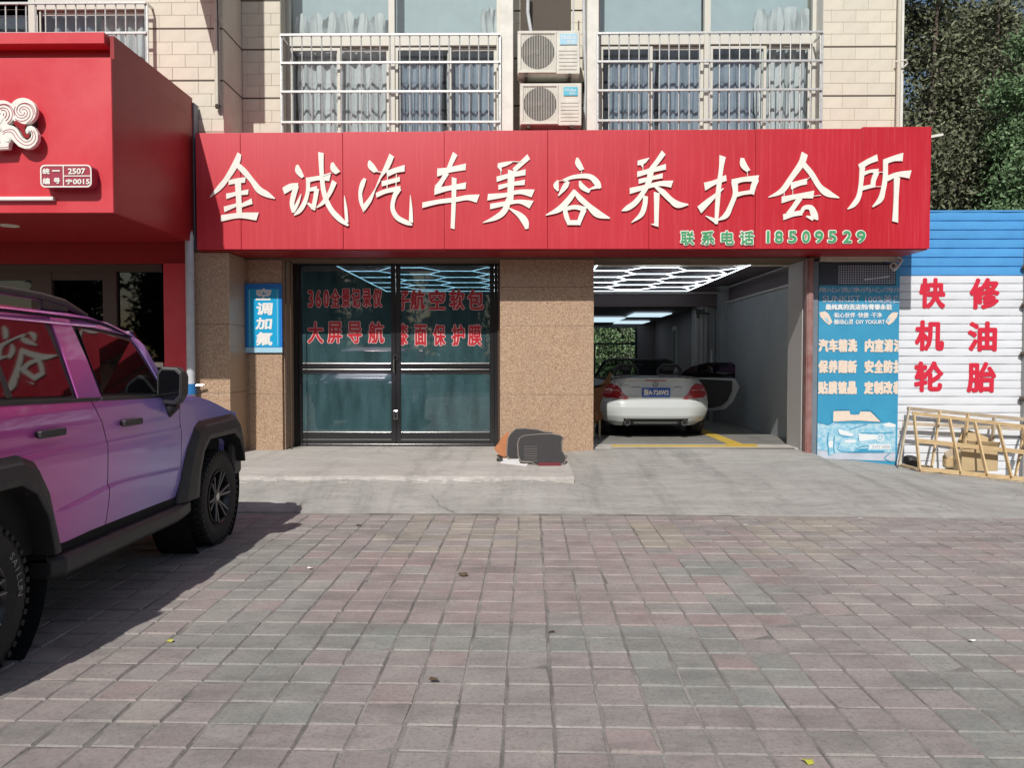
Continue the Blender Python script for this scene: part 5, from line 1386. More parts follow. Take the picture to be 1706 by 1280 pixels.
MB().box(-0 + 7.3, 16, YE, YE + .15, -.6, 2.9).build('far_wall', 'white_render', label='plain white wall continuing beyond the right post', cat='wall')

# ------------------------------------------------------------------ timber frame and boxes leaning on it
rk = thing('wooden_frame', 'long open pine crate frame leaning against the white slatted wall', 'crate frame', (7.3, 10.3, 0))
q7 = 1706 / 226.0
def rp(x, y, Y): return at(1480 + x / q7, 660 + y / q7, Y)
yn, yr_ = 10.15, 10.78        # near panel, rear panel
def plank(p, q, w, t, m_='pine_wood', nm='plank'):
    MB().bar(p, q, t, w, up=(0, 0, 1) if abs((Vector(q) - Vector(p)).normalized().z) < .7 else (1, 0, 0)).build(nm, m_, parent=rk, bevel=.003)
# rear rails
plank(rp(235, 155, yr_), rp(1780, 300, yr_), .05, .02, 'weathered_wood')
plank(rp(180, 345, yr_), rp(1780, 420, yr_), .045, .02, 'weathered_wood')
plank(rp(120, 870, yr_), rp(560, 900, yr_), .05, .02, 'weathered_wood')
# near panel: top rail, middle rail, bottom rail
yt, ymid, ybt = yn + .30, yn + .16, yn
plank(rp(300, 215, yt), rp(1780, 395, yt), .048, .022)
plank(rp(345, 560, ymid), rp(1780, 715, ymid), .060, .022)
plank(rp(370, 915, ybt), rp(1780, 1055, ybt), .060, .024)
for (x0, y0, x1, y1) in ((320, 235, 395, 930), (770, 290, 905, 960), (1085, 330, 1240, 990), (1380, 365, 1545, 1020), (1690, 400, 1800, 1040)):
    plank(rp(x0, y0, yt - .025), rp(x1, y1, ybt - .03), .021, .055)
# uprights going back to the rear rail
for (x0, y0, x1, y1) in ((262, 150, 130, 880), (650, 190, 545, 890), (1000, 225, 960, 620), (1330, 265, 1300, 700), (1720, 380, 1600, 1010)):
    plank(rp(x0, y0, yr_ - .03), rp(x1, y1, ybt + .2 if y1 > 800 else yr_ - .1), .021, .055, 'weathered_wood' if x0 in (262, 1330) else 'pine_wood')
plank(rp(1780, 480, yn + .3), rp(1640, 800, yn + .2), .021, .06, 'weathered_wood')
plank(rp(370, 915, ybt + .03), rp(140, 860, yr_ - .02), .022, .05)
bx = thing('cardboard_box', 'worn cardboard box standing behind the pine frame', 'box', (rp(1100, 900, 10.5).x, 10.5, 0))
a_, b_ = rp(900, 660, 10.5), rp(1350, 940, 10.5)
MB().box(a_.x, b_.x, 10.45, 10.75, b_.z, a_.z).build('carton', 'cardboard', parent=bx, bevel=.006)
MB().add([(a_.x, 10.45, a_.z), (b_.x, 10.45, a_.z), (b_.x - .02, 10.38, a_.z + .10), (a_.x + .05, 10.38, a_.z + .12)], [(0, 1, 2, 3)]).build('flap', 'cardboard', parent=bx, solid=.006)
bu = thing('burlap_bundle', 'small pale wrapped bundle under the middle rail of the pine frame', 'bundle', (rp(760, 900, 10.35).x, 10.35, 0))
c_ = rp(755, 820, 10.35)
MB().box(c_.x - .055, c_.x + .055, 10.3, 10.42, rp(755, 905, 10.35).z, rp(755, 740, 10.35).z).build('body', 'pine_wood', parent=bu, bevel=.03)
MB().bar((c_.x - .07, 10.3, rp(0, 745, 10.3).z), (c_.x + .14, 10.34, rp(0, 665, 10.3).z), .02, .08).build('lid', 'weathered_wood', parent=bu)
pl2 = thing('plywood_board', 'pale plywood sheet propped behind the pine frame against the slats', 'board', (rp(1100, 600, 10.8).x, 10.85, .2))
MB().add([rp(870, 560, 10.84), rp(960, 410, 10.87), rp(1290, 540, 10.86), rp(1340, 650, 10.82), rp(1330, 720, 10.80), rp(900, 700, 10.80)], [(0, 1, 2, 3, 4, 5)]).build('sheet', 'cardboard', parent=pl2, solid=.01)
MB().box(rp(210, 820, 10.8).x, rp(350, 820, 10.8).x, 10.7, 10.9, -.05, .16).build('black_bag', 'machine_dark', label='dark lumpy bag on the ground at the left foot of the pine frame', cat='bag', bevel=.05)
def debris():
    r = random.Random(9); m_ = MB()
    for k in range(70):
        t = r.random(); p = onz(1500 + 206 * t + r.uniform(-4, 4), 784 + 26 * t + r.uniform(-3, 9), -.0)
        x, y = p.x, min(p.y, 10.3) if 0 else p.y
        x = 5.1 + 2.0 * t + r.uniform(-.05, .05); y = 10.25 - .2 * t + r.uniform(-.25, .12); z = apron_z(x, y) + .004
        a = r.uniform(-.5, .5); l = r.uniform(.03, .12); w = r.uniform(.004, .012)
        m_.bar((x - l * math.cos(a), y - l * math.sin(a), z), (x + l * math.cos(a), y + l * math.sin(a), z + r.uniform(0, .015)), w, w * .6)
    m_.build('wood_splinters', 'weathered_wood', kind='stuff', label='thin wood splinters scattered in front of the pine frame')
debris()
r8 = random.Random(4)
tw = MB(); p0 = onz(1665, 812, -.10)
for k in range(6):
    a = r8.uniform(-.7, .3); tw.tube([(6.35 + .05 * k, 9.75, apron_z(6.35, 9.75) + .01), (6.35 + .05 * k + .15 * math.cos(a), 9.75 + .15 * math.sin(a), apron_z(6.4, 9.7) + .02 + .02 * r8.random())], .005, 5)
tw.build('twig', 'leaf_brown', label='small dark broken twig on the concrete before the pine frame', cat='twig')

# ------------------------------------------------------------------ car mats propped against the granite pier
q8 = 1706 / 210.0
def mp_(x, y, Y): return at(800 + x / q8, 690 + y / q8, Y)
def leaning(P, y0, lean, name, m_, lab, cat, edge=None, th=.012, zb=None):
    """an outline measured on an upright plane, leaned back against the pier"""
    def hit(x, y):
        d = ray(800 + x / q8, 690 + y / q8); t = (y0 + 1.275 * lean) / (d.y - lean * d.z); return Vector((d.x * t, d.y * t, 1.5 + d.z * t))
    pts = [hit(x, y) for x, y in P]
    zb = .225
    def f(a, b, d): return Vector((a, y0 + lean * (b - zb) - d, b))
    f.hit = hit
    t = thing(name, lab, cat, (sum(p.x for p in pts) / len(pts), y0, zb))
    MB().prism([(p.x, p.z) for p in pts], f, 0, th).build('carpet' if 'mat' in name else 'sheet', m_, parent=t)
    if edge:
        tb = MB(); L_ = [f(p.x, p.z, th / 2) for p in pts]; tb.tube(L_ + [L_[0]], th * .75, 6, cap=False); tb.build('binding', edge, parent=t, smooth=True)
    return t, f
t1, f1 = leaning([(360, 560), (365, 430), (375, 330), (410, 270), (480, 205), (600, 197), (780, 215), (880, 245), (980, 250), (1000, 330), (980, 560), (700, 600), (460, 615), (390, 605)], 9.72, 2.6, 'floor_mat', 'mat_carpet', 'large dark carpet car mat at the back, leaning on the granite pier', 'car mat', 'mat_binding')
t2, f2 = leaning([(515, 560), (508, 400), (530, 330), (590, 295), (800, 275), (960, 270), (1080, 290), (1125, 320), (1105, 380), (1108, 500), (1165, 590), (1140, 670), (1080, 690), (760, 700), (700, 655), (600, 650), (545, 640)], 9.28, 3.2, 'floor_mat', 'mat_carpet', 'ribbed dark car mat at the front, leaning over the other mat', 'car mat', 'mat_binding')
rb_ = MB()
for k in range(7):
    a = f2.hit(590, 440 + k * 32); b = f2.hit(770, 440 + k * 32); rb_ = MB(); P0, P1 = f2(a.x, a.z, .016), f2(b.x, b.z, .016)
    rb_.tube([P0, P1], .003, 5); rb_.build('rib', 'mat_binding', parent=t2)
leaning([(190, 460), (240, 400), (330, 270), (390, 245), (380, 330), (350, 560), (340, 590), (260, 550), (200, 490)], 9.85, 2.4, 'cardboard_sheet', 'cardboard_brown', 'folded brown cardboard sheet behind the mats at the left', 'cardboard', th=.02)
zs_ = .224
MB().add([onz(835, 762, zs_ + .003), onz(864, 764, zs_ + .02), onz(882, 770, zs_ + .012), onz(877, 777, zs_ + .002), onz(834, 772, zs_ + .002)], [(0, 1, 2, 3, 4)]).build('paper_sheet', 'paper_white', label='crumpled white paper lying under the leaning car mats', cat='paper', solid=.002)
MB().box(onz(897, 777, .23).x, onz(935, 777, .23).x, 9.22, 9.34, zs_ - .005, zs_ + .03).build('maroon_cloth', 'cloth_maroon', label='folded maroon cloth under the front of the ribbed mat', cat='cloth', bevel=.012)
MB().box(onz(828, 765, .23).x, onz(838, 765, .23).x, 9.62, 9.72, zs_ + .001, zs_ + .04).build('black_rag', 'machine_dark', label='small black rag left of the white paper by the doors', cat='rag', bevel=.015)
# ------------------------------------------------------------------ the off-road car at the left
SX, SY = -3.385, 3.45
car = thing('offroad_car', 'boxy off-road car in a magenta to violet wrap parked at the left', 'car', (SX, SY, 0))
FA = 2.75                                       # front axle; rear axle at 0
def interp(t, P):
    if t <= P[0][0]: return P[0][1]
    for (a, b), (c, d) in zip(P[:-1], P[1:]):
        if t <= c:
            u = (t - a) / (c - a); return b + (d - b) * u
    return P[-1][1]
def belt(y): return 1.292 - .0255 * y if y < 2.1 else 1.238 - .01 * (y - 2.1) - .17 * smoothstep(2.3, 3.25, y)
def crease_z(y): return .70 + .055 * smoothstep(.55, 1.2, y) - .03 * smoothstep(1.2, 2.1, y)
def half_w(y, z):
    w = interp(z, [(.40, .892), (.48, .905), (.60, .918), (.80, .928), (.95, .932), (1.05, .930), (1.15, .920), (1.22, .905), (1.27, .888), (1.32, .874)])
    w -= .045 * smoothstep(3.0, 3.6, y) + .04 * smoothstep(-.4, -1.0, y)
    cz = crease_z(y); k = smoothstep(.50, .72, y) * smoothstep(2.15, 1.9, y)
    w += k * .013 * smoothstep(cz + .012, cz - .016, z) * smoothstep(cz - .24, cz - .04, z)
    w -= .008 * smoothstep(1.0, 1.03, z) * smoothstep(1.14, 1.06, z)
    return w
ARCH = .545
def in_arch(y, z):
    for a in (0, FA):
        if math.hypot(y - a, (z - .40)) < ARCH: return True
    return False
def side_panel(name, ya, yb, za, zb, s=1, ny=34, nz=34, mat_='colour_flow_wrap', par=car, th=.0):
    """ya, yb: front/rear edge as a function of z; za, zb: lower/upper edge as a function of y"""
    def P(u, v):
        z = za(0) + (zb(0) - za(0)) * v
        y = ya(z) + (yb(z) - ya(z)) * u
        z = za(y) + (zb(y) - za(y)) * v
        y = ya(z) + (yb(z) - ya(z)) * u
        return Vector((SX + s * half_w(y, z), SY + y, z))
    def keep(u, v):
        p = P(u, v); return not in_arch(p.y - SY, p.z)
    return MB().grid(ny, nz, P, keep).build(name, mat_, parent=par, smooth=True, fix=False)
for s in (1, -1):
    seam = lambda z: 1.075 - .10 * smoothstep(1.0, 1.3, z) + .0 * z
    side_panel('rear_door', lambda z: .13, lambda z: seam(z) - .004, lambda y: .475, lambda y: belt(y), s, 44, 110)
    side_panel('front_door', lambda z: seam(z) + .004, lambda z: 2.06, lambda y: .475, lambda y: belt(y), s, 44, 110)
    side_panel('front_wing', lambda z: 2.068, lambda z: 3.17, lambda y: .60, lambda y: belt(y) - .012, s, 40, 30)
    side_panel('rear_quarter', lambda z: -.88, lambda z: .122, lambda y: .55, lambda y: belt(y), s, 30, 30)
# dark inner shell
sh_ = MB()
sh_.box(SX - .86, SX + .86, SY - .85, SY + 2.3, .50, 1.16); sh_.box(SX - .80, SX + .80, SY + 2.3, SY + 3.1, .50, .98); sh_.box(SX - .84, SX + .84, SY - .85, SY + 2.0, 1.16, 1.24)
sh_.build('inner_shell', 'under_dark', parent=car)
# greenhouse: sloping sides from belt to roof edge
def roof_z(y): return 1.792 - .012 * y - .10 * smoothstep(1.15, 1.95, y) ** 1.4 * (1 if y < 2.2 else 1) - .02 * smoothstep(-.3, -.9, y)
def gh_x(y, z):
    b = belt(y) if y < 2.1 else belt(2.1); t = max(0, (z - b) / (roof_z(min(y, 1.8)) - b))
    return .880 - .145 * t - .03 * max(0, t - .85) / .15
def apil(z): return 2.02 - (z - 1.24) * .46                # front edge of the glasshouse
def post(P, s, name, m_, d=0.0, par=car, th=.03):
    mb = MB(); mb.prism([(a, b) for a, b in P], lambda a, b, dd: Vector((SX + s * (gh_x(a, b) + dd), SY + a, b)), d - th, d)
    return mb.build(name, m_, parent=par, bevel=.004)
for s in (1, -1):
    b = belt
    post([(apil(1.245) - .055, b(1.97)), (2.07, b(2.05)), (apil(1.40) + .03, 1.40), (apil(1.60) + .03, 1.60), (apil(1.70) + .01, 1.70), (apil(1.70) - .08, 1.695), (apil(1.5) - .05, 1.5)], s, 'windscreen_pillar', 'colour_flow_wrap')
    post([(.875, b(.9)), (1.12, b(1.1)), (1.085, 1.5), (1.045, 1.742), (.86, 1.752), (.86, 1.5)], s, 'door_pillar', 'colour_flow_wrap')
    post([(-.9, b(-.9)), (-.02, b(0)), (-.03, 1.5), (-.05, 1.76), (-.85, 1.76)], s, 'rear_pillar', 'colour_flow_wrap')
    # roof rail panel above the windows
    post([(-.85, 1.722), (1.25, 1.700), (1.62, 1.672), (apil(1.66), 1.660), (1.78, roof_z(1.78) - .004), (1.5, roof_z(1.5) - .004), (1.1, roof_z(1.1) - .004), (-.85, roof_z(-.85) - .004)], s, 'roof_side', 'colour_flow_wrap', d=.002)
    MB().tube([(SX + s * (gh_x(y, roof_z(y) - .03) + .004), SY + y, roof_z(y) - .032) for y in (-.8, 0, .8, 1.2, 1.5, 1.76)], .006, 6).build('rain_gutter', 'under_dark', parent=car, smooth=True)
    # glass with a black frame behind it
    fw = [(1.10, b(1.1) + .0), (apil(1.25) - .05, b(1.95)), (apil(1.45) - .05, 1.45), (apil(1.66) - .09, 1.655), (1.30, 1.70), (1.045, 1.715)]
    post(fw, s, 'window_frame', 'black_plastic', d=-.012, th=.012)
    gf_ = [(1.135, b(1.1) + .03), (apil(1.27) - .095, b(1.9) + .03), (apil(1.45) - .09, 1.45), (apil(1.65) - .125, 1.63), (1.30, 1.675), (1.085, 1.69)]
    post(gf_, s, 'window_pane', 'car_glass_dark', d=-.004, th=.006)
    rw_ = [(.08, b(0) + .0), (.878, b(.9)), (.862, 1.5), (.845, 1.735), (.0, 1.74), (.02, 1.5)]
    post(rw_, s, 'window_frame', 'black_plastic', d=-.012, th=.012)
    gr_ = [(.11, b(0) + .03), (.835, b(.9) + .03), (.815, 1.5), (.775, 1.70), (.05, 1.715), (.06, 1.5)]
    post(gr_, s, 'window_pane', 'car_glass_dark', d=-.004, th=.006)
    MB().bar((SX + s * .868, SY + .30, b(.3) + .03), (SX + s * .745, SY + .27, 1.71), .006, .04, up=(0, 1, 0)).build('window_divider', 'black_plastic', parent=car)
    # belt moulding, handles, step
    for ya_, yb_2 in ((.06, 1.06), (1.085, 1.96)):
        MB().bar((SX + s * .893, SY + ya_, b(ya_) + .004), (SX + s * .893, SY + yb_2, b(yb_2) + .004), .012, .022).build('belt_moulding', 'black_plastic', parent=car, bevel=.003)
    for yh in (.42, 1.25):
        zz = 1.125 - .012 * yh
        hd = MB(); hd.box(SX + s * (half_w(yh, zz) + .012), SX + s * (half_w(yh, zz) + .040), SY + yh - .02, SY + yh + .20, zz - .020, zz + .020)
        hd.box(SX + s * (half_w(yh, zz) - .002), SX + s * (half_w(yh, zz) + .014), SY + yh - .015, SY + yh + .03, zz - .016, zz + .016); hd.box(SX + s * (half_w(yh, zz) - .002), SX + s * (half_w(yh, zz) + .014), SY + yh + .16, SY + yh + .195, zz - .016, zz + .016)
        hd.build('door_handle', 'black_plastic', parent=car, bevel=.009)
    st_ = MB()
    prof = [(.86, .46), (.955, .47), (.985, .45), (.985, .375), (.96, .35), (.86, .355)]
    n = len(prof); ys2 = [.50, .56, 1.9, 2.20]
    for q, y in enumerate(ys2):
        st_.v += [(SX + s * (x - (.05 if q in (0, 3) else 0)), SY + y, z) for x, z in prof]
    for q in range(3):
        for k in range(n): st_.f.append((q * n + k, q * n + (k + 1) % n, (q + 1) * n + (k + 1) % n, (q + 1) * n + k)); st_.m.append(0)
    st_.f.append(tuple(range(n))); st_.f.append(tuple(3 * n + k for k in range(n))); st_.m += [0, 0]
    st_.build('running_board', 'black_plastic', parent=car, bevel=.01)
    MB().box(SX + s * .80, SX + s * .91, SY + .5, SY + 2.2, .44, .52).build('sill', 'under_dark', parent=car)
    # squared wheel-arch flares
    def flare(cy, rear):
        o = [(-.775, .47), (-.60, .85), (-.47, 1.00), (-.36, 1.035), (.30, 1.045), (.40, 1.00), (.47, .86), (.50, .62)] if not rear else [(-.62, .50), (-.52, .86), (-.40, 1.00), (-.28, 1.035), (.26, 1.035), (.38, .99), (.46, .86), (.575, .49)]
        i_ = [(-.50, .47), (-.46, .66), (-.39, .80), (-.28, .885), (.22, .885), (.34, .82), (.41, .72), (.44, .62)] if not rear else [(-.52, .50), (-.44, .72), (-.34, .84), (-.24, .89), (.22, .89), (.33, .83), (.42, .70), (.47, .49)]
        mb = MB(); n = len(o)
        def pt(p, dx): return (SX + s * (half_w(min(cy + p[0], 3.5), p[1]) * 0 + .925 + dx), SY + cy + p[0], p[1])
        rows = []
        for k in range(n):
            a, c = Vector(o[k]), Vector(i_[k]); m_ = a.lerp(c, .30); m2 = a.lerp(c, .75)
            rows.append([pt(a, -.035), pt(a, .005), pt(m_, .045), pt(m2, .060), pt(c, .055), pt(c, -.10)])
        w_ = 6
        for r_ in rows: mb.v += r_
        for k in range(n - 1):
            for j in range(w_ - 1): mb.f.append((k * w_ + j, (k + 1) * w_ + j, (k + 1) * w_ + j + 1, k * w_ + j + 1)); mb.m.append(0)
        mb.f.append(tuple(range(w_))); mb.f.append(tuple((n - 1) * w_ + j for j in range(w_))); mb.m += [0, 0]
        mb.build('wheel_arch_flare', 'black_plastic', parent=car, smooth=False, bevel=.008)
    flare(FA, False); flare(0, True)
    for a in (0, FA):
        MB().lathe([(0, .53), (-.30, .53), (-.30, .01)], (SX + s * .90, SY + a, .42), 'X', 32).build('arch_liner', 'under_dark', parent=car) if s > 0 else None
# roof skin, bonnet, screens, ends
def roof(u, v):
    x = -.735 + 1.47 * u; y = -.88 + 2.70 * v
    e = abs(x) / .735
    return Vector((SX + x * (1 - .015 * smoothstep(1.3, 1.8, y)), SY + y, roof_z(y) + .030 * (1 - e ** 3) - .002 - (.02 if e > .999 else 0)))
MB().grid(20, 34, roof).build('roof', 'colour_flow_wrap', parent=car, smooth=True)
def bonnet(u, v):
    x = -.80 + 1.60 * u; y = 2.10 + 1.10 * v; e = abs(x) / .80
    return Vector((SX + x * (1 - .05 * v), SY + y, belt(y) + .055 - .075 * smoothstep(.72, 1.0, e) - .06 * smoothstep(.85, 1, v) ** 2))
MB().grid(24, 20, bonnet).build('bonnet', 'colour_flow_wrap', parent=car, smooth=True)
def shoulder(s):
    def f(u, v):
        y = 2.07 + 1.10 * v; return Vector((SX + s * (.775 + (half_w(y, 1.15) - .775) * math.sin(u * 1.5708)) * (1 - .04 * v), SY + y, belt(y) - .012 + .025 * math.cos(u * 1.5708) - .03 * (1 - math.cos(u * 1.57))))
    return f
for s in (1, -1): MB().grid(6, 20, shoulder(s)).build('wing_top', 'colour_flow_wrap', parent=car, smooth=True)
MB().add([(SX - .72, SY + apil(1.68), 1.70), (SX + .72, SY + apil(1.68), 1.70), (SX + .84, SY + 2.06, 1.24), (SX - .84, SY + 2.06, 1.24)], [(0, 1, 2, 3)]).build('windscreen', 'car_glass_dark', parent=car, solid=.01)
f_ = MB(); f_.box(SX - .84, SX + .84, SY + 3.08, SY + 3.20, .62, 1.04); f_.build('nose', 'colour_flow_wrap', parent=car, bevel=.04)
MB().box(SX - .70, SX + .70, SY + 3.20, SY + 3.24, .74, .98).build('grille', 'black_plastic', parent=car, bevel=.01)
for s in (1, -1):
    MB().lathe([(.03, .001), (.03, .09), (0, .10)], (SX + s * .62, SY + 3.21, .88), 'Y', 24).build('headlight', 'rim_polished', parent=car, smooth=True)
bp_ = MB(); bp_.box(SX - .84, SX + .84, SY + 3.05, SY + 3.42, .46, .72); bp_.build('front_bumper', 'black_plastic', parent=car, bevel=.05)
MB().box(SX + .80, SX + .915, SY + 3.10, SY + 3.32, .50, .80).build('bumper_end', 'black_plastic', parent=car, bevel=.04)
MB().box(SX - .915, SX - .80, SY + 3.10, SY + 3.32, .50, .80).build('bumper_end', 'black_plastic', parent=car, bevel=.04)
MB().box(SX - .84, SX + .84, SY - .93, SY - .85, .55, 1.74).build('tailgate', 'colour_flow_wrap', parent=car, bevel=.03)
MB().box(SX - .88, SX + .88, SY - 1.02, SY - .85, .42, .62).build('rear_bumper', 'black_plastic', parent=car, bevel=.04)
MB().box(SX - .7, SX + .7, SY - .8, SY + 3.2, .24, .50).build('chassis', 'under_dark', parent=car, bevel=.05)
for s in (1, -1):
    r_ = MB(); x = SX + s * .655
    r_.tube([(x, SY - .75, roof_z(-.7) + .03), (x, SY - .6, roof_z(0) + .085), (x, SY + .2, roof_z(.2) + .088), (x, SY + .9, roof_z(.9) + .08), (x, SY + 1.12, roof_z(1.1) + .062), (x, SY + 1.36, roof_z(1.36) + .012)], [.012, .022, .024, .024, .024, .012], 10)
    r_.build('roof_rail', 'black_plastic', parent=car, smooth=True)
    MB().box(x - .012, x + .012, SY + .9, SY + 1.15, roof_z(1.1) + .01, roof_z(1.1) + .07).build('rail_foot', 'black_plastic', parent=car, bevel=.006)
# door mirrors
for s in (1, -1):
    mx_, my_, mz_ = SX + s * .955, SY + 1.88, 1.325
    mh = MB()
    P = [(-.085, -.13), (.04, -.14), (.085, -.09), (.09, .09), (.05, .125), (-.06, .13), (-.09, .09), (-.095, -.09)]
    mh.v += [(mx_ + s * a, my_ - .045, mz_ + b) for a, b in P] + [(mx_ + s * a * 1.0, my_ + .03, mz_ + b) for a, b in P] + [(mx_ + s * a * .7, my_ + .12, mz_ + b * .7) for a, b in P]
    n = 8
    for q in range(2):
        for k in range(n): mh.f.append((q * n + k, q * n + (k + 1) % n, (q + 1) * n + (k + 1) % n, (q + 1) * n + k)); mh.m.append(0)
    mh.f.append(tuple(range(n))); mh.f.append(tuple(2 * n + k for k in range(n))); mh.m += [0, 0]
    hm = mh.build('door_mirror', 'black_plastic', parent=car, bevel=.014)
    MB().prism([(mx_ + s * a * .86, mz_ + .005 + b * .82) for a, b in P], front(my_ - .045), .0005, .004).build('mirror_rim', 'rim_polished', parent=hm)
    MB().prism([(mx_ + s * a * .80, mz_ + .005 + b * .78) for a, b in P], front(my_ - .045), .0045, .008).build('mirror_glass', 'car_glass_dark', parent=hm)
    MB().tube([(mx_ - s * .0, my_ + .02, mz_ - .13), (mx_ - s * .06, my_ + .03, mz_ - .20), (SX + s * .88, my_ + .05, mz_ - .19)], [.05, .04, .035], 10).build('mirror_arm', 'black_plastic', parent=hm, smooth=True)
# wheels
def off_wheel(cx, cy, s, lettering=None):
    w = bpy.data.objects.new('wheel', None); COL.objects.link(w); w.parent = car; w.matrix_parent_inverse = parent_world(car).inverted(); w.location = (cx, cy, .385)
    R_, W_ = .388, .255; c = (cx, cy, .385)
    def part(mb, nm, m_, **k):
        o = mb.build(nm, m_, **k); o.parent = w; o.matrix_parent_inverse = parent_world(w).inverted(); return o
    h = W_ / 2
    prof = [(-h * .80, .215), (-h * .95, .26), (-h, .315), (-h * .93, .355), (-h * .80, .374), (0, .377), (h * .80, .374), (h * .93, .355), (h, .315), (h * .95, .26), (h * .80, .215)]
    part(MB().lathe(prof, c, 'X', 56), 'tyre', 'tyre_rubber', smooth=True)
    tb = MB(); n = 44
    for k in range(n):
        t = 2 * math.pi * k / n
        for row, (a, b) in enumerate(((-h * .98, -h * .55), (-h * .48, -h * .06), (h * .06, h * .48), (h * .55, h * .98))):
            tt = t + (.07 if row % 2 else 0); d = .052
            q = []
            for aa, rr in ((a, .362), (b, .362), (b, .388), (a, .388)):
                rr = rr - (.012 if abs(aa) > h * .9 else 0)
                q += [(aa, rr, tt - d * .68), (aa, rr, tt + d * .68)]
            v = [(c[0] + aa, c[1] + rr * math.cos(an), c[2] + rr * math.sin(an)) for aa, rr, an in q]
            tb.add(v, [(4, 5, 7, 6), (0, 1, 3, 2), (0, 1, 7, 6), (2, 3, 5, 4), (0, 2, 4, 6), (1, 3, 5, 7)])
    part(tb, 'tread', 'tyre_rubber')['kind'] = 'stuff'
    o_ = s * h
    part(MB().lathe([(o_ * .80, .218), (o_ * .92, .222), (o_ * .94, .214), (o_ * .80, .200), (o_ * .1, .195), (o_ * .1, .02)], c, 'X', 40), 'rim', 'rim_black', smooth=True)
    for k in range(6):
        for e in (-.16, .16):
            t = 2 * math.pi * k / 6 + .2 + e * .55; t2 = 2 * math.pi * k / 6 + .2 + e
            p = Vector((c[0] + o_ * .62, c[1] + .045 * math.cos(t), c[2] + .045 * math.sin(t))); q = Vector((c[0] + o_ * .84, c[1] + .208 * math.cos(t2), c[2] + .208 * math.sin(t2)))
            part(MB().bar(p, q, .026, .030, up=(s, 0, 0)), 'spoke', 'rim_black', bevel=.004)
            off = Vector((s * .0165, 0, 0))
            part(MB().bar(p + off, q + off, .008, .004, up=(s, 0, 0)), 'spoke_face', 'spoke_grey')
    part(MB().lathe([(o_ * .5, .07), (o_ * .76, .062), (o_ * .80, .045), (o_ * .80, .001)], c, 'X', 24), 'hub', 'rim_black', smooth=True)
    part(MB().lathe([(o_ * .805, .03), (o_ * .815, .022), (o_ * .815, .001)], c, 'X', 20), 'hub_cap', 'rim_polished', smooth=True)
    if lettering:
        tl = MB()
        for k, ch in enumerate(lettering):
            vs, fs = text_geo(ch, 0, 0); 
            if not vs: continue
            t = .62 - k * .135; mxx = (max(v[0] for v in vs) + min(v[0] for v in vs)) / 2
            out = []
            for x, y, z in vs:
                rr = .298 + (y - .35) * .052; an = t - (x - mxx) * .20
                out.append((c[0] + s * (h + .003), c[1] + rr * math.cos(an), c[2] + rr * math.sin(an)))
            tl.add(out, fs)
        part(tl, 'tyre_letters', 'tyre_lettering', fix=False)
    return w
off_wheel(SX + .815, SY - .06, 1, 'SAILUN'); off_wheel(SX + .815, SY + FA, 1, None)
off_wheel(SX - .815, SY, -1); off_wheel(SX - .815, SY + FA, -1)

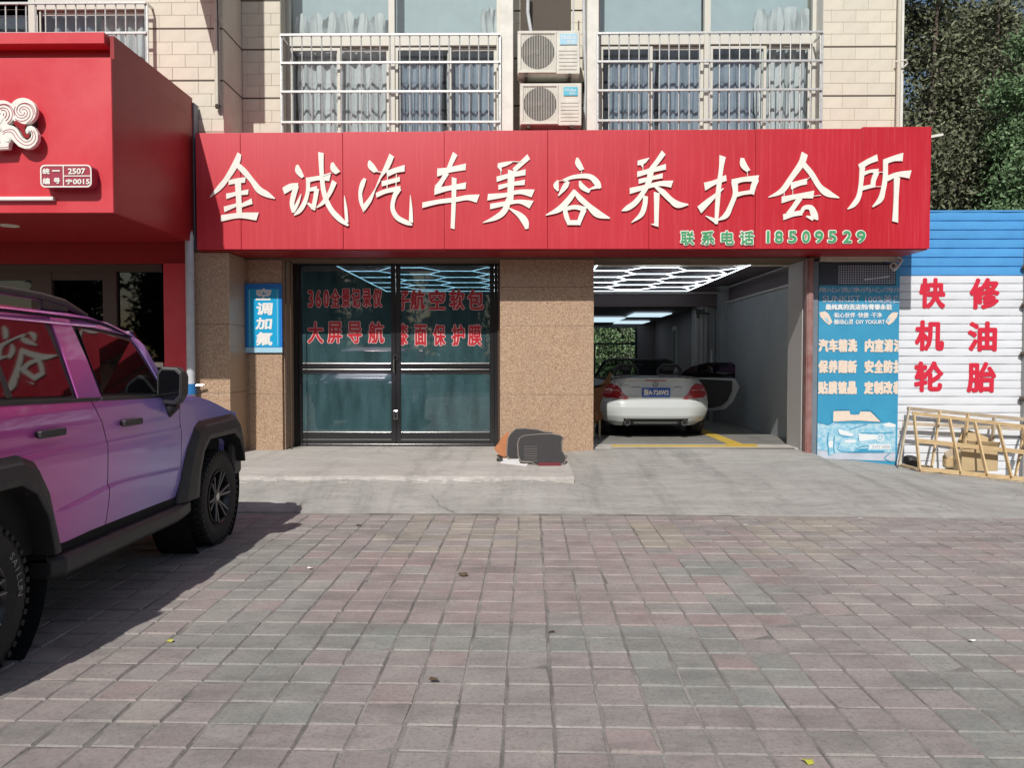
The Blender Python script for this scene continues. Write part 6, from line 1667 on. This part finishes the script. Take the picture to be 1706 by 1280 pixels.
# ------------------------------------------------------------------ white convertible in the garage
def convertible(ox, oy, oz, label, plate, door_open=True):
    c = thing('convertible_car', label, 'car', (ox, oy, oz), 'white cars inside the workshop')
    def T(x, y, z): return Vector((ox + x, oy + y, oz + z))
    # rear skin y = s(x, z)
    def hw(z): return interp(z, [(.18, .70), (.28, .82), (.45, .885), (.62, .893), (.74, .875), (.86, .82), (.96, .74), (1.0, .60)])
    def s(x, z):
        e = min(1, abs(x) / hw(z))
        base = interp(z, [(.18, .14), (.26, .05), (.36, .0), (.50, .0), (.60, .03), (.615, .055), (.70, .05), (.82, .085), (.93, .10), (.965, .085), (1.0, .16)])
        return base + .045 * e ** 2 + .60 * max(0, e - .55) ** 2.2 * 2.2
    def rear(u, v):
        z = .20 + .78 * v; h_ = hw(z); a = (u - .5) * 2; x = h_ * math.sin(a * 1.5708) if 0 else h_ * a
        return T(x, s(x, z), z)
    def keep(u, v):
        p = rear(u, v); x, z = abs(p.x - ox), p.z - oz
        return not (z < .32 and x < .52)
    MB().grid(64, 52, rear, keep).build('rear_body', 'car_white', parent=c, smooth=True, fix=False)
    def patch(P, d, name, m_, par=c, lift=.012, smooth=False, bevel=0):
        """outline (x, z) laid on the rear skin, d = thickness"""
        pts = [Vector((a, b)) for a, b in P]; x0 = min(p.x for p in pts); x1 = max(p.x for p in pts); z0 = min(p.y for p in pts); z1 = max(p.y for p in pts)
        inner = []
        nx, nz = max(2, int((x1 - x0) / .04)), max(2, int((z1 - z0) / .04))
        for i in range(1, nx):
            for j in range(1, nz):
                q = Vector((x0 + (x1 - x0) * i / nx, z0 + (z1 - z0) * j / nz))
                cr = 0
                for k in range(len(pts)):
                    a, b = pts[k], pts[(k + 1) % len(pts)]
                    if (a.y > q.y) != (b.y > q.y) and q.x < (b.x - a.x) * (q.y - a.y) / (b.y - a.y) + a.x: cr ^= 1
                if cr and min((q - (a + (b - a) * max(0, min(1, (q - a).dot(b - a) / (b - a).length_squared)))).length for a, b in zip(pts, pts[1:] + pts[:1])) > .012: inner.append(q)
        res = geometry.delaunay_2d_cdt(pts + inner, [], [list(range(len(pts)))], 1, 1e-5)
        V, F_ = res[0], res[2]
        vs = [T(p.x, s(p.x, p.y) - lift, p.y) for p in V]; n = len(vs)
        vs += [T(p.x, s(p.x, p.y) - lift + d, p.y) for p in V]
        fs = [tuple(f) for f in F_] + [tuple(i + n for i in reversed(f)) for f in F_]
        m = len(pts)
        fs += [(k, (k + 1) % m, (k + 1) % m + n, k + n) for k in range(m)]
        return MB().add(vs, fs).build(name, m_, parent=par, smooth=smooth)
    # boot lid edge, lamps, plate, badge line
    for sg_ in (1, -1):
        L_ = [(sg_ * .865, .70), (sg_ * .86, .80), (sg_ * .80, .872), (sg_ * .665, .885), (sg_ * .60, .84), (sg_ * .53, .74), (sg_ * .44, .645), (sg_ * .50, .635), (sg_ * .66, .648), (sg_ * .80, .655)]
        tl = patch(L_, .03, 'tail_light', 'tail_red', lift=.014)
        patch([(sg_ * .845, .755), (sg_ * .83, .80), (sg_ * .60, .79), (sg_ * .575, .76)], .004, 'clear_band', 'tail_clear', par=tl, lift=.018)
        patch([(sg_ * .50, .655), (sg_ * .60, .655), (sg_ * .56, .69)], .004, 'reflector', 'tail_clear', par=tl, lift=.018)
    patch([(-.40, .83), (.44, .83), (.31, .655), (-.27, .655)], .003, 'plate_recess', 'car_white', lift=.004)
    for P in ([(-.39, .827), (.43, .827), (.43, .834), (-.39, .834)], [(-.60, .616), (.60, .616), (.60, .624), (-.60, .624)], [(-.84, .50), (.84, .50), (.84, .506), (-.84, .506)]):
        patch(P, .004, 'panel_gap', 'under_dark', lift=.006)
    for sg_ in (1, -1):
        patch([(sg_ * .60, .616), (sg_ * .70, .60), (sg_ * .88, .61), (sg_ * .88, .617), (sg_ * .70, .607), (sg_ * .60, .624)], .004, 'panel_gap', 'under_dark', lift=.006)
    yp = s(0, .74) - .03
    pb = MB().box(ox - .225, ox + .225, oy + yp - .006, oy + yp, oz + .672, oz + .818).build('number_plate', 'plate_blue', parent=c, bevel=.003)
    t = MB(); put_text(t, plate, ox - .205, ox + .205, oz + .692, oz + .798, oy + yp - .007, d=.001, fat=.005); t.build('plate_writing', 'vinyl_white', parent=pb, fix=False)
    t = MB(); put_text(t, 'SLK 200', ox - .62, ox - .43, oz + .848, oz + .868, oy + s(.52, .86) - .012, d=.001, fat=.0015); t.build('badge', 'chrome', parent=c, fix=False)
    e = MB(); yy = oy + s(0, .88) - .012
    e.lathe([(0, .030), (-.006, .036), (0, .042)], (ox, yy, oz + .875), 'Y', 24)
    for k in range(3):
        a = math.pi / 2 + k * 2.094; e.bar((ox, yy - .004, oz + .875), (ox + .036 * math.cos(a), yy - .004, oz + .875 + .036 * math.sin(a)), .004, .006)
    e.build('round_badge', 'chrome', parent=c)
    patch([(-.17, .925), (.17, .925), (.17, .94), (-.17, .94)], .01, 'brake_light', 'tail_red', lift=.012)
    # lower apron and exhausts
    patch([(-.56, .24), (-.50, .33), (-.42, .365), (.42, .365), (.50, .33), (.56, .24), (.50, .20), (-.50, .20)], .02, 'diffuser', 'black_plastic', lift=-.03)
    patch([(-.36, .262), (.36, .262), (.34, .238), (-.34, .238)], .02, 'apron_blade', 'car_white', lift=.0)
    for sg_ in (1, -1):
        MB().lathe([(0, .05), (.12, .05), (.12, .04), (.01, .04), (.01, .044)], (ox + sg_ * .46, oy + .02, oz + .255), 'Y', 20, closed=True).build('exhaust', 'chrome', parent=c, smooth=True)
        MB().lathe([(.03, .001), (.03, .041)], (ox + sg_ * .46, oy + .02, oz + .255), 'Y', 20).build('exhaust_bore', 'under_dark', parent=c)
    # flanks, boot top, bonnet
    def flank(sg_):
        def f(u, v):
            y = .50 + 3.45 * u; z = .25 + .68 * v
            w = interp(z, [(.18, .80), (.30, .87), (.45, .892), (.62, .893), (.74, .876), (.86, .82), (.96, .74)]) - .18 * smoothstep(3.0, 3.95, y) - (hw(.5) - .86) * 0
            zz = z if z < .7 else .7 + (z - .7) * (1 - .35 * smoothstep(1.6, 3.9, y))
            return T(sg_ * w, y, zz)
        return f
    for sg_ in (1, -1):
        def kp(u, v, f=flank(sg_)):
            p = f(u, v); y, z = p.y - oy, p.z - oz
            if math.hypot(y - .84, z - .31) < .35 or math.hypot(y - 3.27, z - .31) < .35: return False
            return not (door_open and sg_ == 1 and 1.35 < y < 2.55 and z > .30)
        MB().grid(60, 16, flank(sg_), kp).build('side_panel', 'car_white', parent=c, smooth=True, fix=False)
    MB().grid(24, 10, lambda u, v: (lambda x, y: T(x * (1 - .02 * v), y, .965 + .03 * (1 - (x / .76) ** 4) - .0 * v + .012 * math.sin(v * 3.1)))(-.75 + 1.5 * u, .14 + .62 * v + .45 * max(0, abs(-.75 + 1.5 * u) / .75 - .55) ** 2.2 * (1 - v))).build('boot_lid', 'car_white', parent=c, smooth=True)
    MB().grid(20, 14, lambda u, v: (lambda x, y: T(x * (1 - .14 * v), y, .955 - .24 * v ** 1.6 - .05 * (abs(x) / .8) ** 3))(-.8 + 1.6 * u, 2.55 + 1.42 * v)).build('bonnet', 'car_white', parent=c, smooth=True)
    MB().box(ox - .80, ox + .80, oy + .3, oy + 3.8, oz + .20, oz + .55).build('floor_pan', 'under_dark', parent=c)
    MB().box(ox - .72, ox + .72, oy + .76, oy + .84, oz + .55, oz + .98).build('rear_bulkhead', 'seat_leather', parent=c, bevel=.02)
    MB().box(ox - .78, ox + .78, oy + 2.35, oy + 2.55, oz + .55, oz + .95).build('dashboard', 'seat_leather', parent=c, bevel=.04)
    for sg_ in (1, -1):
        x = sg_ * .37
        MB().box(ox + x - .24, ox + x + .24, oy + 1.15, oy + 1.65, oz + .42, oz + .56).build('seat', 'seat_leather', parent=c, bevel=.05)
        MB().add([T(x - .23, 1.0, .5), T(x + .23, 1.0, .5), T(x + .19, .92, 1.03), T(x - .19, .92, 1.03), T(x - .23, 1.15, .5), T(x + .23, 1.15, .5), T(x + .19, 1.05, 1.03), T(x - .19, 1.05, 1.03)], [(0, 1, 2, 3), (4, 7, 6, 5), (0, 4, 5, 1), (3, 2, 6, 7), (0, 3, 7, 4), (1, 5, 6, 2)]).build('seat_back', 'seat_leather', parent=c, bevel=.05)
        MB().box(ox + x - .115, ox + x + .115, oy + .93, oy + 1.04, oz + 1.05, oz + 1.19).build('headrest', 'seat_leather', parent=c, bevel=.05)
        MB().tube([T(x - .20, .86, .97), T(x - .19, .86, 1.10), T(x - .12, .86, 1.175), T(x + .12, .86, 1.175), T(x + .19, .86, 1.10), T(x + .20, .86, .97)], .026, 10).build('roll_hoop', 'machine_dark', parent=c, smooth=True)
    ws = MB().tube([T(-.74, 2.52, .95), T(-.62, 1.98, 1.24), T(-.5, 1.93, 1.275), T(.5, 1.93, 1.275), T(.62, 1.98, 1.24), T(.74, 2.52, .95)], .026, 8)
    ws.build('windscreen_frame', 'black_plastic', parent=c, smooth=True)
    MB().add([T(-.72, 2.50, .96), T(.72, 2.50, .96), T(.58, 1.95, 1.25), T(-.58, 1.95, 1.25)], [(0, 1, 2, 3)]).build('windscreen', 'car_pane', parent=c)
    MB().box(ox - .11, ox + .11, oy + 2.02, oy + 2.05, oz + 1.15, oz + 1.21).build('inner_mirror', 'black_plastic', parent=c, bevel=.01)
    MB().tube([T(-.37 + .18 * math.cos(t), 2.15 - .05 * math.sin(t), .93 + .18 * math.sin(t)) for t in [k * .4488 for k in range(15)]], .014, 8, cap=False).build('steering_wheel', 'seat_leather', parent=c, smooth=True)
    for wx, wy in ((.79, .84), (-.79, .84), (.79, 3.27), (-.79, 3.27)):
        w = MB().lathe([(-.11, .21), (-.115, .27), (-.09, .31), (.09, .31), (.115, .27), (.11, .21)], T(wx, wy, .31), 'X', 36).build('wheel', 'tyre_rubber', parent=c, smooth=True)
        s_ = 1 if wx > 0 else -1
        r = MB().lathe([(s_ * .10, .215), (s_ * .06, .20), (s_ * .06, .02)], T(wx, wy, .31), 'X', 30).build('rim', 'rim_polished', smooth=True)
        r.parent = w; r.matrix_parent_inverse = parent_world(w).inverted()
    if door_open:
        # door swung out on its front hinge, seen from behind: dark trim, pale outer skin
        hx, hy = .80, 2.50; ang = rad(66)
        ux, uy = math.sin(ang), -math.cos(ang)            # from hinge to the free end
        nx, ny = uy, -ux                                   # towards the outside face (away from camera)
        nx, ny = math.cos(ang), math.sin(ang)
        P = [(.0, .30), (.75, .29), (.95, .33), (1.08, .46), (1.17, .66), (1.20, .74), (1.15, .84), (1.12, .90), (.0, .92)]
        def f(a, b, d): return T(hx + ux * a - nx * d * 0 + nx * (.0 - d), hy + uy * a + ny * (.0 - d), b + .02)
        skin = MB().prism(P, f, -.05, .0).build('open_door', 'car_white', parent=c, bevel=.01)
        Q = [(.02, .36), (.70, .345), (.88, .39), (.99, .50), (1.06, .66), (1.07, .86), (.02, .90)]
        MB().prism(Q, f, .001, .05).build('door_trim', 'machine_dark', parent=skin, bevel=.012)
        MB().prism([(.0, .92), (1.12, .90), (1.12, 1.15), (1.05, 1.20), (.62, 1.20), (.3, 1.12)], f, -.02, -.012).build('door_window', 'car_glass_dark', parent=skin)
        MB().prism([(.25, .56), (.62, .54), (.62, .556), (.25, .576)], f, .051, .056).build('trim_line', 'chrome', parent=skin)
    return c
convertible(X(1094, 12.35), 12.35, GZ, 'white open convertible with its right door open in the garage', '浙A·726W2')
convertible(X(690, 13.1), 13.1, GZ, 'white car seen dimly through the glass doors', '蒙B·60025', door_open=False)
# brown covered seat left of the convertible
bc = thing('brown_armchair', 'tan brown upholstered chair at the left edge of the garage opening', 'chair', (X(996, 12.6), 12.6, GZ))
xx = X(1000, 12.6)
MB().prism([(xx - .35, 1.02), (xx - .02, 1.06), (xx + .10, 1.18), (xx + .17, 1.30), (xx + .20, 1.27), (xx + .14, 1.05), (xx + .10, .95), (xx + .08, .62), (xx - .0, .45), (xx - .35, .45)], front(12.75), 0, .14).build('backrest', 'interior_brown', parent=bc, bevel=.03)
MB().box(xx - .4, xx - .06, 12.35, 12.75, .5, .66).build('seat', 'interior_brown', parent=bc, bevel=.04)
for k in range(4): MB().box(xx - .3 + .09 * k, xx - .27 + .09 * k, 12.5, 12.6, GZ, .5).build('leg', 'weathered_wood', parent=bc)
# ------------------------------------------------------------------ trees
def leaf_cloud(name, blobs, n, size, m_, parent=None, seed=1, **kw):
    """many leaf faces spread through the crown's lobes, denser towards the outside"""
    rg = np.random.default_rng(seed)
    vol = np.array([b[1][0] * b[1][1] * b[1][2] for b in blobs]); pr = vol ** .7 / (vol ** .7).sum()
    which = rg.choice(len(blobs), n, p=pr)
    cen = np.array([b[0] for b in blobs])[which]; rad_ = np.array([b[1] for b in blobs])[which]
    d = rg.normal(size=(n, 3)); d /= np.linalg.norm(d, axis=1)[:, None]
    r = rg.random(n) ** .38
    clump = rg.normal(size=(max(8, n // 55), 3)); clump /= np.linalg.norm(clump, axis=1)[:, None]
    ci = rg.integers(0, len(clump), n)
    d = d * .35 + clump[ci] * .65 + rg.normal(size=(n, 3)) * .07
    p = cen + d * r[:, None] * rad_ + rg.normal(size=(n, 3)) * size * .8
    a = rg.normal(size=(n, 3)); a /= np.linalg.norm(a, axis=1)[:, None]
    b = rg.normal(size=(n, 3)); b -= a * (a * b).sum(1)[:, None]; b /= np.linalg.norm(b, axis=1)[:, None]
    s = size * (.6 + .8 * rg.random(n))[:, None]
    v = np.empty((n, 4, 3)); v[:, 0] = p - a * s; v[:, 1] = p + b * s * .45 - a * s * .1; v[:, 2] = p + a * s; v[:, 3] = p - b * s * .45 + a * s * .1
    me = bpy.data.meshes.new(name)
    me.vertices.add(4 * n); me.vertices.foreach_set('co', v.reshape(-1).astype(np.float32))
    me.loops.add(4 * n); me.loops.foreach_set('vertex_index', np.arange(4 * n, dtype=np.int32))
    me.polygons.add(n); me.polygons.foreach_set('loop_start', np.arange(0, 4 * n, 4, dtype=np.int32))
    me.materials.append(M[m_]); me.update(); me.validate()
    o = bpy.data.objects.new(name, me)
    return finish(o, parent, **kw)
def tree(lab, x, y, h, r, m_, n, size, seed, group='trees beyond the slatted wall', low=.12, z0=-.4):
    rg = random.Random(seed)
    t = thing('tree', lab, 'tree', (x, y, z0), group)
    tr = MB(); pts = [(x, y, z0), (x + .1, y, z0 + h * .25), (x - .05, y + .1, z0 + h * .55), (x + .05, y, z0 + h * .9)]
    tr.tube(pts, [.17, .13, .09, .03], 10); tr.build('trunk', 'bark', parent=t, smooth=True)
    blobs = []
    for k in range(11):
        z = z0 + h * (low + (1 - low) * (k + .5) / 11); rr = r * (.55 + .45 * math.sin(math.pi * min(1, (k + 2) / 10.5))) * rg.uniform(.75, 1.1)
        for q in range(3):
            a = rg.uniform(0, 6.28); d = rr * rg.uniform(.3, .7)
            blobs.append(((x + d * math.cos(a), y + d * math.sin(a), z), (rr * .6, rr * .6, rr * rg.uniform(.4, .7))))
            if q == 0:
                b_ = MB().tube([(x, y, z - rr * .4), (x + d * .6 * math.cos(a), y + d * .6 * math.sin(a), z - .1), (x + d * 1.2 * math.cos(a), y + d * 1.2 * math.sin(a), z + .1)], [.05, .035, .012], 6)
                b_.build('limb', 'bark', parent=t, smooth=True)
    cr_ = leaf_cloud('crown', blobs, n, size, m_, parent=t, seed=seed); cr_['kind'] = 'stuff'
    return t
tree('dull olive dense tree just right of the building corner', 8.7, 16.5, 10.5, 2.1, 'leaf_olive', 70000, .050, 3)
tree('dark tree between the olive one and the bright green one', 11.2, 18.5, 11.5, 2.1, 'leaf_olive', 60000, .055, 4)
tree('fresh green leafy tree at the right edge of the picture', 9.85, 14.6, 11, 1.35, 'leaf_bright', 60000, .045, 5)
tree('low green tree just above the blue slats at the right', 9.6, 14.2, 4.2, 1.0, 'leaf_green', 12000, .050, 6, low=.35)
def hedge(name, lab, boxes, n, size, m_, seed):
    return leaf_cloud(name, boxes, n, size, m_, seed=seed, kind='stuff', label=lab)
hedge('far_trees', 'dark mass of far trees behind the wall and the trees', [((7 + 2.1 * k, 24 + (k % 3), 2.5 + 2.2 * j), (2.0, 1.6, 1.9)) for k in range(7) for j in range(5)], 120000, .09, 'leaf_olive', 8)
hedge('garden_trees', 'green trees seen through the rear garage window', [((-1 + 2 * k, 42 + (k % 2) + 1.6 * i, .8 + 1.8 * j), (2.0, 1.6, 1.7)) for k in range(9) for j in range(4) for i in range(2)], 90000, .11, 'leaf_bright', 9)
hedge('street_trees', 'row of trees across the street behind the viewer', [((-26 + 4.4 * k, -24 - 2 * (k % 2) - 3 * (j == 0), 1.2 + 2.3 * j), (2.6, 2.0, 1.9)) for k in range(13) for j in range(4)], 110000, .24, 'leaf_green', 10)
tk = MB()
for k in range(13): tk.tube([(-26 + 4.4 * k, -24 - 2 * (k % 2), -.1), (-26 + 4.4 * k, -24 - 2 * (k % 2), 4.5)], [.18, .1], 8)
tk.build('street_tree_trunks', 'bark', kind='stuff', label='trunks of the trees across the street behind the viewer', smooth=True)
